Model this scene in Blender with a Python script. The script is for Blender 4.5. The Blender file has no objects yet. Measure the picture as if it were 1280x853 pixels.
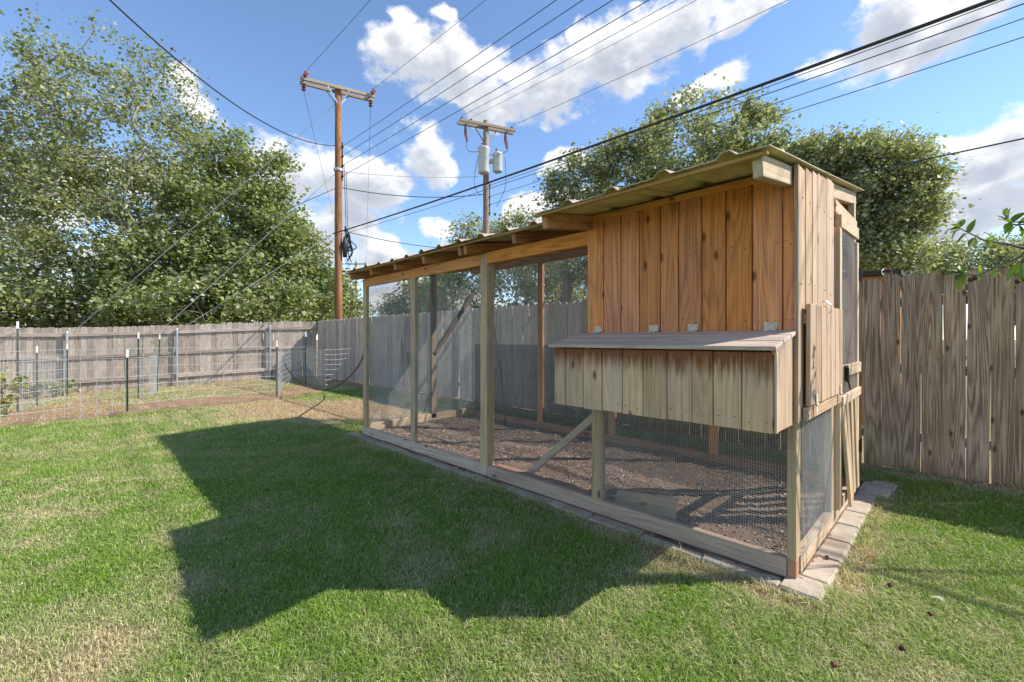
import bpy, bmesh, math, random
import numpy as np
from mathutils import Vector, Matrix, Euler

random.seed(7)
RNG = np.random.default_rng(11)
S = bpy.context.scene
C = bpy.context.scene.collection
rad = math.radians

# ------------------------------------------------------------------ camera
CX, CY, H = 0.565, -2.513, 1.23          # camera stands on the lawn, 1.23 m up
RX, RY = 0.6984, 0.7157                  # camera right in world
FX, FY = -0.7157, 0.6984                 # camera forward in world
FOC, PX0, PY0 = 546.0, 640.0, 424.0
cd = bpy.data.cameras.new('camera'); cam = bpy.data.objects.new('camera', cd); C.objects.link(cam)
cd.sensor_width = 36; cd.lens = 36 * FOC / 1280; cd.shift_y = -2.5 / 1280
cd.clip_start = 0.05; cd.clip_end = 3000
cam.location = (CX, CY, H); cam.rotation_euler = (rad(90), 0, math.atan2(-FX, FY))
S.camera = cam

# ------------------------------------------------------------------ sun, sky, exposure
TO_SUN = Vector((0.70, 0.714, 0.877)).normalized()
SUN_EL = math.asin(TO_SUN.z); SUN_AZ = math.atan2(TO_SUN.x, TO_SUN.y)
sd = bpy.data.lights.new('sun', 'SUN'); sun = bpy.data.objects.new('sun', sd); C.objects.link(sun)
sd.energy = 2.65; sd.angle = rad(0.53); sd.color = (1.0, 0.945, 0.86)
sun.rotation_euler = TO_SUN.to_track_quat('Z', 'Y').to_euler(); sun.location = (10, 10, 15)
S.view_settings.view_transform = 'Standard'; S.view_settings.look = 'None'
S.view_settings.exposure = 1.52; S.view_settings.gamma = 1
S.view_settings.use_curve_mapping = False
S.render.engine = 'CYCLES'

def W(r, f, z=0.0): return Vector((CX + r*RX + f*FX, CY + r*RY + f*FY, z))
def ray(px): return (px - PX0), FOC
def at_f(px, py, f): return W((px-PX0)/FOC*f, f, H - (py-PY0)/FOC*f)
def gp(px, py, z=0.0):
    f = FOC*(H-z)/(py-PY0); return W((px-PX0)/FOC*f, f, z)
def on_y(px, py, Y):
    a = px-PX0; t = (Y-CY)/(a*RY + FOC*FY); return Vector((CX + t*(a*RX+FOC*FX), Y, H-(py-PY0)*t))
def on_x(px, py, X):
    a = px-PX0; t = (X-CX)/(a*RX + FOC*FX); return Vector((X, CY + t*(a*RY+FOC*FY), H-(py-PY0)*t))
def pxdir(px, py):
    return Vector(((px-PX0)*RX+FOC*FX, (px-PX0)*RY+FOC*FY, PY0-py)).normalized()

# ------------------------------------------------------------------ node helpers
def new_mat(name):
    m = bpy.data.materials.new(name); m.use_nodes = True
    return m, m.node_tree, m.node_tree.nodes['Principled BSDF']
class NT:
    def __init__(s, nt): s.nt = nt
    def n(s, t, **kw):
        x = s.nt.nodes.new(t)
        for k, v in kw.items():
            if k.startswith('i_'):
                key = k[2:]; key = int(key) if key.isdigit() else key.replace('_', ' ')
                x.inputs[key].default_value = v
            else: setattr(x, k, v)
        return x
    def l(s, a, b): s.nt.links.new(a, b)
    def math(s, op, a, b=None, c=None, clamp=False):
        x = s.nt.nodes.new('ShaderNodeMath'); x.operation = op; x.use_clamp = clamp
        for i, v in enumerate((a, b, c)):
            if v is None: continue
            if isinstance(v, (int, float)): x.inputs[i].default_value = v
            else: s.l(v, x.inputs[i])
        return x.outputs[0]
    def vmath(s, op, a, b=None, scale=None):
        x = s.nt.nodes.new('ShaderNodeVectorMath'); x.operation = op
        for i, v in enumerate((a, b)):
            if v is None: continue
            if isinstance(v, (tuple, list, Vector)): x.inputs[i].default_value = v
            else: s.l(v, x.inputs[i])
        if scale is not None:
            if isinstance(scale, (int, float)): x.inputs['Scale'].default_value = scale
            else: s.l(scale, x.inputs['Scale'])
        return x.outputs[0] if op not in ('LENGTH', 'DOT_PRODUCT') else x.outputs['Value']
    def mix(s, fac, a, b, mode='MIX'):
        x = s.nt.nodes.new('ShaderNodeMix'); x.data_type = 'RGBA'; x.blend_type = mode
        for sock, v in ((x.inputs[0], fac), (x.inputs[6], a), (x.inputs[7], b)):
            if isinstance(v, (int, float)): sock.default_value = v
            elif isinstance(v, tuple): sock.default_value = (*v, 1) if len(v) == 3 else v
            else: s.l(v, sock)
        return x.outputs[2]
    def rng(s, v, a, b, c=0.0, d=1.0, smooth=True):
        x = s.nt.nodes.new('ShaderNodeMapRange'); x.interpolation_type = 'SMOOTHSTEP' if smooth else 'LINEAR'
        s.l(v, x.inputs[0])
        for i, q in enumerate((a, b, c, d)): x.inputs[i+1].default_value = q
        return x.outputs[0]
    def noise(s, vec, scale=1.0, detail=2.0, rough=0.5, dist=0.0):
        x = s.n('ShaderNodeTexNoise'); s.l(vec, x.inputs['Vector'])
        x.inputs['Scale'].default_value = scale; x.inputs['Detail'].default_value = detail
        x.inputs['Roughness'].default_value = rough; x.inputs['Distortion'].default_value = dist
        return x.outputs[0]

# ------------------------------------------------------------------ world: clear sky with cumulus
def build_world():
    w = bpy.data.worlds.new('World'); S.world = w; w.use_nodes = True
    nt = w.node_tree; nt.nodes.clear(); N = NT(nt)
    # cloud density as a group of the direction
    g = bpy.data.node_groups.new('cloud_density', 'ShaderNodeTree')
    g.interface.new_socket('dir', in_out='INPUT', socket_type='NodeSocketVector')
    g.interface.new_socket('density', in_out='OUTPUT', socket_type='NodeSocketFloat')
    G = NT(g); gi = G.n('NodeGroupInput'); go = G.n('NodeGroupOutput'); d = gi.outputs[0]
    wob = G.n('ShaderNodeTexNoise', i_Scale=7.0, i_Detail=3.0); G.l(d, wob.inputs['Vector'])
    dv = G.vmath('SUBTRACT', wob.outputs['Color'], (0.5, 0.5, 0.5))
    dd = G.vmath('ADD', d, G.vmath('SCALE', dv, scale=0.12))
    clouds = [  # pixel centre, half width, half height, tilt
        (560,78,125,55,-.1),(690,110,115,52,.15),(765,80,85,75,.5),(600,130,110,32,0),(850,30,120,45,.35),(930,12,110,28,.3),
        (530,205,52,50,.3),(385,215,125,56,0),(455,225,75,46,0),(430,275,90,42,.1),(470,322,66,36,0),(395,300,70,30,0),
        (562,288,36,20,0),(500,370,75,32,0),(585,385,60,26,0),(700,198,50,18,.3),(1110,35,95,58,.4),(1225,20,130,56,.1),(1050,68,60,20,.1),(1170,60,80,34,.2),
        (1240,168,90,36,.25),(1250,220,95,42,.1),(1225,276,140,52,.1),(1180,300,90,34,0),(905,95,40,22,.2),(870,110,40,20,.3),(1330,250,110,70,0),(490,18,26,14,0),(540,8,32,16,0),
        (250,135,48,26,-.3),(200,240,130,36,0),(250,330,160,44,0),(100,330,110,36,0),(660,262,60,22,.2),(20,265,95,38,0),(720,250,60,20,.2)]
    ells = []
    for (px, py, hw, hh, ti) in clouds:
        c = pxdir(px, py); k = 1.0 / math.sqrt((px-PX0)**2 + FOC**2 + (py-PY0)**2)
        ells.append((c, hw*k*0.92, hh*k*1.0, ti))
    rr = random.Random(5)
    for i in range(38):                                     # the rest of the sky carries on alike
        az = rr.uniform(0.95, 2*math.pi-0.95); el = rr.uniform(0.06, 1.15)
        f = Vector((FX, FY, 0)); r = Vector((RX, RY, 0))
        c = (f*math.cos(az)+r*math.sin(az))*math.cos(el) + Vector((0, 0, math.sin(el)))
        ells.append((c, rr.uniform(.06, .2), rr.uniform(.03, .09), rr.uniform(-.2, .3)))
    acc = None
    for (c, a, b, ti) in ells:
        z = c.normalized(); x = Vector((0, 0, 1)).cross(z).normalized(); y = z.cross(x)
        # x points to the left of the viewer; tilt so that positive rises to the right
        x2 = x*math.cos(-ti)+y*math.sin(-ti); y2 = -x*math.sin(-ti)+y*math.cos(-ti)
        e = Matrix((x2, y2, z)).transposed().to_euler('XYZ')
        mp = G.n('ShaderNodeMapping', vector_type='TEXTURE'); G.l(dd, mp.inputs[0])
        mp.inputs['Location'].default_value = c; mp.inputs['Rotation'].default_value = e
        mp.inputs['Scale'].default_value = (a, b, max(a, b)*1.5)
        gr = G.n('ShaderNodeTexGradient', gradient_type='SPHERICAL'); G.l(mp.outputs[0], gr.inputs[0])
        acc = gr.outputs['Fac'] if acc is None else G.math('MAXIMUM', acc, gr.outputs['Fac'])
    mp = G.n('ShaderNodeMapping'); G.l(d, mp.inputs[0]); mp.inputs['Scale'].default_value = (1, 1, 1.5)
    n1 = G.noise(mp.outputs[0], 11.0, 10.0, 0.64)
    n2 = G.noise(mp.outputs[0], 4.0, 2.0, 0.5)
    v = G.math('ADD', acc, G.math('MULTIPLY', G.math('SUBTRACT', n1, 0.5), 2.1))
    v = G.math('ADD', v, G.math('MULTIPLY', G.math('SUBTRACT', n2, 0.5), 0.5))
    v = G.math('MULTIPLY', v, G.rng(acc, 0.0, 0.10))
    G.l(v, go.inputs[0])
    tc = N.n('ShaderNodeTexCoord'); dr = tc.outputs['Generated']
    def dens(vec):
        x = N.n('ShaderNodeGroup'); x.node_tree = g; N.l(vec, x.inputs[0]); return x.outputs[0]
    d0 = dens(dr)
    d1 = dens(N.vmath('ADD', dr, tuple(Vector((TO_SUN.x*.6, TO_SUN.y*.6, 1.0)).normalized()*0.045)))
    alpha = N.rng(d0, 0.10, 0.55)
    alpha = N.math('MULTIPLY', alpha, 0.97)
    shade = N.math('ADD', N.math('MULTIPLY', N.rng(d1, 0.05, 0.75), 0.75), N.math('MULTIPLY', N.rng(d0, 0.35, 1.0), 0.25))
    ccol = N.mix(shade, (0.70, 0.70, 0.70), (0.34, 0.37, 0.43))
    sky = N.n('ShaderNodeTexSky', sky_type='NISHITA', sun_disc=False, sun_elevation=SUN_EL, sun_rotation=SUN_AZ,
              altitude=900, air_density=1.0, dust_density=0.0, ozone_density=3.2)
    bg1 = N.n('ShaderNodeBackground'); N.l(sky.outputs[0], bg1.inputs[0]); bg1.inputs[1].default_value = 0.090
    bg2 = N.n('ShaderNodeBackground'); N.l(ccol, bg2.inputs[0]); bg2.inputs[1].default_value = 0.58
    ms = N.n('ShaderNodeMixShader'); N.l(alpha, ms.inputs[0]); N.l(bg1.outputs[0], ms.inputs[1]); N.l(bg2.outputs[0], ms.inputs[2])
    out = N.n('ShaderNodeOutputWorld'); N.l(ms.outputs[0], out.inputs[0])
    w.cycles.sampling_method = 'MANUAL'; w.cycles.sample_map_resolution = 1024
build_world()

# ------------------------------------------------------------------ object helpers
WM = {}
def place(o, M, parent=None):
    if parent is not None:
        o.parent = parent; o.matrix_parent_inverse = WM[parent].inverted()
    o.matrix_basis = M; WM[o] = M.copy(); return o
def obj(name, mesh, mat=None, parent=None, M=None):
    o = bpy.data.objects.new(name, mesh); C.objects.link(o)
    if mat is not None and mesh is not None and len(mesh.materials) == 0: mesh.materials.append(mat)
    return place(o, M if M is not None else Matrix.Identity(4), parent)
def tag(o, label=None, cat=None, group=None, kind=None):
    for k, v in (('label', label), ('category', cat), ('group', group), ('kind', kind)):
        if v: o[k] = v
    return o
def thing(name, loc, label, cat, group=None, rz=0):
    o = obj(name, None, M=Matrix.Translation(loc) @ Matrix.Rotation(rz, 4, 'Z'))
    o.empty_display_size = 0.2
    return tag(o, label, cat, group)
def mesh_np(name, V, F, smooth=False, cols=None):
    """V (n,3); F (m,k) all faces with k corners"""
    V = np.asarray(V, np.float32); F = np.asarray(F, np.int32)
    me = bpy.data.meshes.new(name)
    k = F.shape[1]
    me.vertices.add(len(V)); me.vertices.foreach_set('co', V.ravel())
    me.loops.add(F.size); me.loops.foreach_set('vertex_index', F.ravel())
    me.polygons.add(len(F)); me.polygons.foreach_set('loop_start', np.arange(0, F.size, k, dtype=np.int32))
    me.update(calc_edges=True)
    if smooth: me.polygons.foreach_set('use_smooth', np.ones(len(F), bool))
    if cols is not None:
        at = me.attributes.new('col', 'FLOAT_COLOR', 'POINT')
        c4 = np.ones((len(V), 4), np.float32); c4[:, :3] = cols
        at.data.foreach_set('color', c4.ravel())
    return me
def mesh_pd(name, V, F, smooth=False):
    me = bpy.data.meshes.new(name); me.from_pydata([tuple(v) for v in V], [], F); me.update()
    if smooth:
        for p in me.polygons: p.use_smooth = True
    return me

_cache = {}
def box_mesh(L, w, t, bev=0.003, variant=0):
    key = (round(L, 3), round(w, 3), round(t, 3), bev, variant)
    if key in _cache: return _cache[key].copy() if False else _cache[key]
    bm = bmesh.new(); bmesh.ops.create_cube(bm, size=1.0)
    bmesh.ops.scale(bm, vec=(L, w, t), verts=bm.verts)
    b = min(bev, 0.3*min(L, w, t))
    bmesh.ops.bevel(bm, geom=bm.edges[:], offset=b, segments=1, affect='EDGES', profile=0.5)
    me = bpy.data.meshes.new('board'); bm.to_mesh(me); bm.free()
    _cache[key] = me; return me
def frame_M(p0, p1, nrm):
    x = (Vector(p1)-Vector(p0)).normalized(); z = Vector(nrm); z = (z - x*z.dot(x)).normalized(); y = z.cross(x)
    M = Matrix((x, y, z)).transposed().to_4x4(); M.translation = (Vector(p0)+Vector(p1))/2; return M
MESHMAT = {}
def board(name, p0, p1, w, t, nrm, mat, parent, bev=0.003):
    """sawn timber from p0 to p1 (centre line), w wide, t thick, t along nrm; grain along local X"""
    L = (Vector(p1)-Vector(p0)).length
    key = (round(L, 3), round(w, 3), round(t, 3), bev, mat.name)
    if key not in MESHMAT:
        me = box_mesh(L, w, t, bev).copy(); me.materials.append(mat); MESHMAT[key] = me
    return obj(name, MESHMAT[key], None, parent, frame_M(p0, p1, nrm))

class MB:
    """collects tubes and boxes into one mesh"""
    def __init__(s): s.V = []; s.F = []
    def tube(s, pts, radii, sides=6, cap=True):
        pts = [Vector(p) for p in pts]; n = len(pts)
        if isinstance(radii, (int, float)): radii = [radii]*n
        prev = None; b0 = len(s.V)
        for i, p in enumerate(pts):
            t = (pts[min(i+1, n-1)] - pts[max(i-1, 0)]).normalized()
            ref = prev if prev is not None else (Vector((0, 0, 1)) if abs(t.z) < .9 else Vector((1, 0, 0)))
            u = (ref - t*ref.dot(t)).normalized(); prev = u; v = t.cross(u)
            for k in range(sides):
                a = 2*math.pi*k/sides; s.V.append(p + (u*math.cos(a)+v*math.sin(a))*radii[i])
        for i in range(n-1):
            for k in range(sides):
                a = b0+i*sides+k; b = b0+i*sides+(k+1) % sides
                s.F.append((a, b, b+sides, a+sides))
        if cap:
            s.F.append(tuple(b0+k for k in reversed(range(sides)))); s.F.append(tuple(b0+(n-1)*sides+k for k in range(sides)))
        return s
    def box(s, M, L, w, t):
        b0 = len(s.V)
        for x in (-.5, .5):
            for y in (-.5, .5):
                for z in (-.5, .5): s.V.append(M @ Vector((x*L, y*w, z*t)))
        for f in ((0,1,3,2),(4,6,7,5),(0,4,5,1),(2,3,7,6),(0,2,6,4),(1,5,7,3)): s.F.append(tuple(b0+i for i in f))
        return s
    def bar(s, p0, p1, w, t, nrm): return s.box(frame_M(p0, p1, nrm), (Vector(p1)-Vector(p0)).length, w, t)
    def lathe(s, base, prof, sides=16, axis=Vector((0, 0, 1))):
        return s.tube([Vector(base)+axis*z for z, r in prof], [max(r, 1e-4) for z, r in prof], sides)
    def build(s, name, mat, parent=None, smooth=False):
        me = mesh_pd(name, s.V, s.F, smooth); return obj(name, me, mat, parent)

# ------------------------------------------------------------------ value noise in numpy
_tab = RNG.random((256, 256))
def vnoise(x, y):
    xi = np.floor(x).astype(int); yi = np.floor(y).astype(int); fx = x-xi; fy = y-yi
    fx = fx*fx*(3-2*fx); fy = fy*fy*(3-2*fy)
    a = _tab[xi % 256, yi % 256]; b = _tab[(xi+1) % 256, yi % 256]; c = _tab[xi % 256, (yi+1) % 256]; d = _tab[(xi+1) % 256, (yi+1) % 256]
    return (a*(1-fx)+b*fx)*(1-fy)+(c*(1-fx)+d*fx)*fy
def fbm(x, y, o=4):
    v = 0; a = .5; s = 1
    for i in range(o): v = v + a*vnoise(x*s+17.3*i, y*s+5.1*i); a *= .5; s *= 2.03
    return v/(1-.5**o)

# ------------------------------------------------------------------ materials
def wood(name, light, dark, grey=None, grey_amt=0.0, rings=11.0, ring_amt=0.55, knots=0.5, rough=0.85, vary=0.25, fibre=0.5, bump=0.35, stain=None, hue=0.0, gl=0.8):
    m, nt, bs = new_mat(name); N = NT(nt)
    tc = N.n('ShaderNodeTexCoord'); oi = N.n('ShaderNodeObjectInfo'); r = oi.outputs['Random']
    off = N.n('ShaderNodeCombineXYZ')
    N.l(N.math('MULTIPLY', r, 71.0), off.inputs[0]); N.l(N.math('MULTIPLY', r, 137.0), off.inputs[1]); N.l(N.math('MULTIPLY', r, 53.0), off.inputs[2])
    p = N.vmath('ADD', tc.outputs['Object'], off.outputs[0])
    q = N.vmath('MULTIPLY', p, (gl, 9.0, 9.0))
    nz = N.noise(q, 1.0, 1.6, 0.30, 0.0)
    ring = N.math('PINGPONG', N.math('MULTIPLY', nz, rings), 1.0)
    ring = N.math('POWER', N.rng(ring, 0.05, 1.0), 1.6)
    ring = N.math('MULTIPLY', ring, N.rng(N.noise(N.vmath('MULTIPLY', p, (3.0, 9.0, 9.0)), 1.0, 2.0, .5), .25, .7, .35, 1.0))
    fib = N.noise(N.vmath('MULTIPLY', p, (1.8, 62.0, 62.0)), 1.0, 6.0, 0.78)
    blot = N.noise(N.vmath('MULTIPLY', p, (2.0, 6.0, 6.0)), 1.0, 3.0, 0.6)
    k = N.math('ADD', N.math('MULTIPLY', ring, ring_amt), N.math('MULTIPLY', N.rng(fib, .36, .64), fibre*1.0))
    k = N.math('ADD', k, N.math('MULTIPLY', N.math('SUBTRACT', blot, .5), 0.9), clamp=True)
    col = N.mix(k, light, dark)
    if grey is not None:
        gm = N.math('MULTIPLY', N.rng(blot, .3, .7), grey_amt); col = N.mix(gm, col, grey)
    # knots
    vq = N.vmath('MULTIPLY', p, (2.6, 6.0, 0.01))
    vo = N.n('ShaderNodeTexVoronoi', feature='F1', voronoi_dimensions='2D'); N.l(vq, vo.inputs['Vector']); vo.inputs['Scale'].default_value = 1.0
    cellr = N.n('ShaderNodeSeparateColor'); N.l(vo.outputs['Color'], cellr.inputs[0])
    gate = N.math('LESS_THAN', cellr.outputs[0], knots)
    kd = N.math('MULTIPLY', N.math('SUBTRACT', 1.0, N.rng(vo.outputs['Distance'], 0.03, 0.11)), gate)
    col = N.mix(N.math('MULTIPLY', kd, 0.8), col, tuple(c*0.25 for c in dark))
    # board to board variety
    vb = N.math('ADD', 1.0-vary, N.math('MULTIPLY', r, 2*vary))
    hs = N.n('ShaderNodeHueSaturation'); N.l(col, hs.inputs['Color']); N.l(vb, hs.inputs['Value'])
    r2 = N.math('FRACT', N.math('MULTIPLY', r, 17.77))
    N.l(N.math('ADD', 0.5-hue, N.math('MULTIPLY', r2, 2*hue)), hs.inputs['Hue'])
    N.l(N.math('ADD', 0.93, N.math('MULTIPLY', r2, 0.14)), hs.inputs['Saturation'])
    col = hs.outputs[0]
    if stain:  # (colour, x where it starts, x where it is full, strength) along the board
        sx = N.n('ShaderNodeSeparateXYZ'); N.l(tc.outputs['Object'], sx.inputs[0])
        jag = N.noise(N.vmath('MULTIPLY', p, (4.0, 40.0, 4.0)), 1.0, 3.0, 0.6)
        for (sc, a, b, amt, jg) in stain:
            xx = N.math('ADD', sx.outputs[0], N.math('MULTIPLY', N.math('SUBTRACT', jag, .5), jg))
            col = N.mix(N.math('MULTIPLY', N.rng(xx, a, b), amt), col, sc)
    N.l(col, bs.inputs['Base Color']); bs.inputs['Roughness'].default_value = rough
    bs.inputs['Specular IOR Level'].default_value = 0.25
    hgt = N.math('ADD', N.math('MULTIPLY', ring, 0.35), N.math('MULTIPLY', fib, 0.8))
    bp = N.n('ShaderNodeBump', i_Strength=bump, i_Distance=0.006); N.l(hgt, bp.inputs['Height']); N.l(bp.outputs[0], bs.inputs['Normal'])
    return m
def plain(name, col, rough=0.6, metal=0.0, var=0.15, scale=20.0, bump=0.1, spec=0.4):
    m, nt, bs = new_mat(name); N = NT(nt)
    tc = N.n('ShaderNodeTexCoord'); oi = N.n('ShaderNodeObjectInfo')
    p = N.vmath('ADD', tc.outputs['Object'], N.vmath('SCALE', (1.0, 3.0, 7.0), scale=N.math('MULTIPLY', oi.outputs['Random'], 9.0)))
    nz = N.noise(p, scale, 4.0, 0.6)
    c = N.mix(N.rng(nz, .3, .7), tuple(x*(1-var) for x in col), tuple(min(1, x*(1+var)) for x in col))
    vb = N.math('ADD', 1-var*.6, N.math('MULTIPLY', oi.outputs['Random'], var*1.2))
    hs = N.n('ShaderNodeHueSaturation'); N.l(c, hs.inputs['Color']); N.l(vb, hs.inputs['Value'])
    N.l(hs.outputs[0], bs.inputs['Base Color']); bs.inputs['Roughness'].default_value = rough; bs.inputs['Metallic'].default_value = metal
    bs.inputs['Specular IOR Level'].default_value = spec
    if bump:
        bp = N.n('ShaderNodeBump', i_Strength=bump, i_Distance=0.005); N.l(nz, bp.inputs['Height']); N.l(bp.outputs[0], bs.inputs['Normal'])
    return m
def leaf_mat(name, trans=0.35, rough=0.45):
    m, nt, bs = new_mat(name); N = NT(nt)
    at = N.n('ShaderNodeAttribute', attribute_name='col')
    N.l(at.outputs['Color'], bs.inputs['Base Color']); bs.inputs['Roughness'].default_value = rough
    bs.inputs['Specular IOR Level'].default_value = 0.35
    tr = N.n('ShaderNodeBsdfTranslucent'); N.l(N.mix(1.0, at.outputs['Color'], (1.15, 1.25, 0.55), 'MULTIPLY'), tr.inputs[0])
    ms = N.n('ShaderNodeMixShader'); ms.inputs[0].default_value = trans
    N.l(bs.outputs[0], ms.inputs[1]); N.l(tr.outputs[0], ms.inputs[2])
    N.l(ms.outputs[0], nt.nodes['Material Output'].inputs[0])
    return m
M_ = {}
M_['cedar'] = wood('cedar_siding', (.84, .335, .125), (.33, .10, .032), grey=(.66, .35, .21), grey_amt=.25, rings=26, ring_amt=.45, knots=.40, vary=.15, hue=.002,
                   stain=[((.56, .36, .26), -.30, -.62, .55, .25)])
M_['cedar_end'] = wood('cedar_end_siding', (.58, .39, .245), (.27, .155, .09), grey=(.46, .37, .29), grey_amt=.45, rings=28, ring_amt=.6, knots=.25, vary=.16, hue=.004)
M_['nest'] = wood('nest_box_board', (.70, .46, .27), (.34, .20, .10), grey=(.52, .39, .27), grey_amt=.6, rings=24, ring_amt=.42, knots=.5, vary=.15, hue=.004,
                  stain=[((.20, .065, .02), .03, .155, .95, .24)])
M_['lid'] = wood('weathered_lid_board', (.62, .48, .38), (.36, .26, .195), rings=22, ring_amt=.4, knots=.2, vary=.08)
M_['treated'] = wood('treated_post_wood', (.60, .42, .245), (.32, .20, .105), grey=(.47, .375, .28), grey_amt=.4, rings=20, knots=.2, vary=.15, hue=.004)
M_['beam'] = wood('orange_beam_wood', (.82, .35, .10), (.46, .16, .04), rings=20, knots=.3, vary=.1)
M_['rafter'] = wood('dark_rafter_wood', (.50, .25, .115), (.24, .10, .042), rings=20, knots=.3, vary=.2)
M_['lightwood'] = wood('pale_frame_wood', (.66, .50, .33), (.42, .28, .16), grey=(.54, .44, .345), grey_amt=.3, rings=20, knots=.2, vary=.1)
M_['sill'] = wood('weathered_sill_wood', (.60, .45, .33), (.33, .225, .15), grey=(.52, .42, .33), grey_amt=.5, rings=22, knots=.3, vary=.12)
M_['redwood'] = wood('reddish_timber', (.40, .22, .14), (.22, .11, .065), rings=8, knots=.2, vary=.15)
M_['picket'] = wood('weathered_picket', (.70, .50, .335), (.20, .12, .068), grey=(.46, .34, .24), grey_amt=.35, rings=36, ring_amt=.80, knots=.45, vary=.17, hue=.004, fibre=.7, bump=.6, gl=.42,
                    stain=[((.32, .17, .09), -.72, -.93, .55, .3)])
M_['picket_old'] = wood('old_grey_picket', (.58, .475, .38), (.23, .175, .135), grey=(.47, .40, .33), grey_amt=.6, rings=28, ring_amt=.6, knots=.3, vary=.22, fibre=.7)
M_['darkpost'] = wood('shaded_grey_post', (.27, .20, .145), (.13, .09, .062), rings=20, knots=.2, vary=.15)  # far posts: roof shade painted in as a darker wood colour
M_['eave'] = wood('mossy_eave_strip', (.44, .27, .10), (.22, .12, .045), rings=14, knots=.1, vary=.1)
M_['bracewood'] = wood('shaded_brace_wood', (.13, .10, .075), (.07, .05, .036), rings=20, knots=.1, vary=.1)  # near-black tone puts the roof's shade into the brace colour
M_['pole'] = wood('creosote_pole_wood', (.38, .185, .09), (.12, .052, .026), rings=6, ring_amt=.3, knots=.1, vary=.08, fibre=.8)
M_['pole_grey'] = wood('grey_pole_wood', (.34, .27, .21), (.19, .14, .10), rings=6, ring_amt=.3, knots=.1, vary=.08, fibre=.8)
M_['arm'] = wood('weathered_crossarm', (.42, .35, .27), (.22, .17, .12), rings=8, knots=.1, vary=.1)
M_['galv'] = plain('galvanised_steel', (.50, .52, .52), .42, .75, .12, 30, .02)
M_['mesh'] = plain('galvanised_wire', (.50, .49, .47), .5, .3, .12, 5, 0)
M_['screen'] = plain('dark_screen_fibre', (.035, .033, .03), .8, 0, .2, 5, 0)
M_['nail'] = plain('rusty_nail', (.09, .05, .035), .7, .2, .3, 60, 0)
M_['hinge'] = plain('weathered_hinge', (.62, .53, .38), .6, .0, .25, 60, .1)
M_['black'] = plain('black_rubber', (.018, .018, .020), .5, 0, .2, 30, .02)
M_['blackmetal'] = plain('black_latch_metal', (.02, .02, .02), .4, .4, .2, 30, .02)
M_['cable'] = plain('cable_sheath', (.030, .030, .034), .55, 0, .2, 5, 0)
M_['wire'] = plain('conductor_wire', (.10, .10, .11), .5, .5, .2, 5, 0)
M_['guy'] = plain('guy_strand', (.42, .43, .44), .45, .6, .1, 5, 0)
M_['porcelain'] = plain('brown_porcelain', (.22, .055, .025), .25, 0, .25, 20, 0, .6)
M_['tank'] = plain('grey_transformer_paint', (.55, .57, .57), .45, .1, .06, 6, 0)
M_['tpost'] = plain('green_tpost_paint', (.045, .085, .065), .55, .2, .25, 30, .05)
M_['tpostgrey'] = plain('grey_tpost_paint', (.13, .14, .14), .55, .3, .25, 30, .05)
M_['white'] = plain('white_tip_paint', (.78, .78, .74), .55, 0, .06, 30, 0)
M_['fruit'] = plain('dried_fruit_skin', (.10, .025, .018), .7, 0, .35, 60, .5)
M_['brick'] = plain('broken_brick', (.34, .13, .06), .9, 0, .25, 60, .5)
M_['bark'] = plain('tree_bark', (.16, .13, .105), .95, 0, .35, 14, .6)
M_['twigbark'] = plain('pale_grey_bark', (.30, .26, .22), .95, 0, .35, 14, .6)
M_['barkdark'] = plain('dark_tree_bark', (.10, .08, .065), .95, 0, .35, 14, .6)
M_['leaf'] = leaf_mat('tree_leaf')
M_['grass'] = leaf_mat('grass_blade', .30, .55)
M_['shingle'] = plain('dark_roof_shingle', (.035, .032, .03), .9, 0, .3, 40, .5)
M_['fascia'] = wood('orange_fascia', (.52, .24, .07), (.34, .13, .03), rings=7, knots=.1)

def paver_mat():
    m, nt, bs = new_mat('concrete_paver'); N = NT(nt)
    tc = N.n('ShaderNodeTexCoord'); oi = N.n('ShaderNodeObjectInfo'); ge = N.n('ShaderNodeNewGeometry')
    p = ge.outputs['Position']
    n1 = N.noise(p, 6, 4, .6); n2 = N.noise(p, 160, 2, .6); n3 = N.noise(p, 2.2, 3, .6)
    c = N.mix(N.rng(n1, .3, .7), (.38, .315, .245), (.50, .43, .35))
    c = N.mix(N.math('MULTIPLY', N.rng(n3, .42, .66), .45), c, (.30, .19, .125))
    c = N.mix(N.math('MULTIPLY', N.rng(n2, .4, .75), .35), c, (.25, .20, .16))
    hs = N.n('ShaderNodeHueSaturation'); N.l(c, hs.inputs['Color']); N.l(N.math('ADD', .86, N.math('MULTIPLY', oi.outputs['Random'], .25)), hs.inputs['Value'])
    N.l(hs.outputs[0], bs.inputs['Base Color']); bs.inputs['Roughness'].default_value = .92
    bp = N.n('ShaderNodeBump', i_Strength=.4, i_Distance=.003); N.l(N.math('ADD', n2, n1), bp.inputs['Height']); N.l(bp.outputs[0], bs.inputs['Normal'])
    return m
M_['paver'] = paver_mat()
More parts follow.
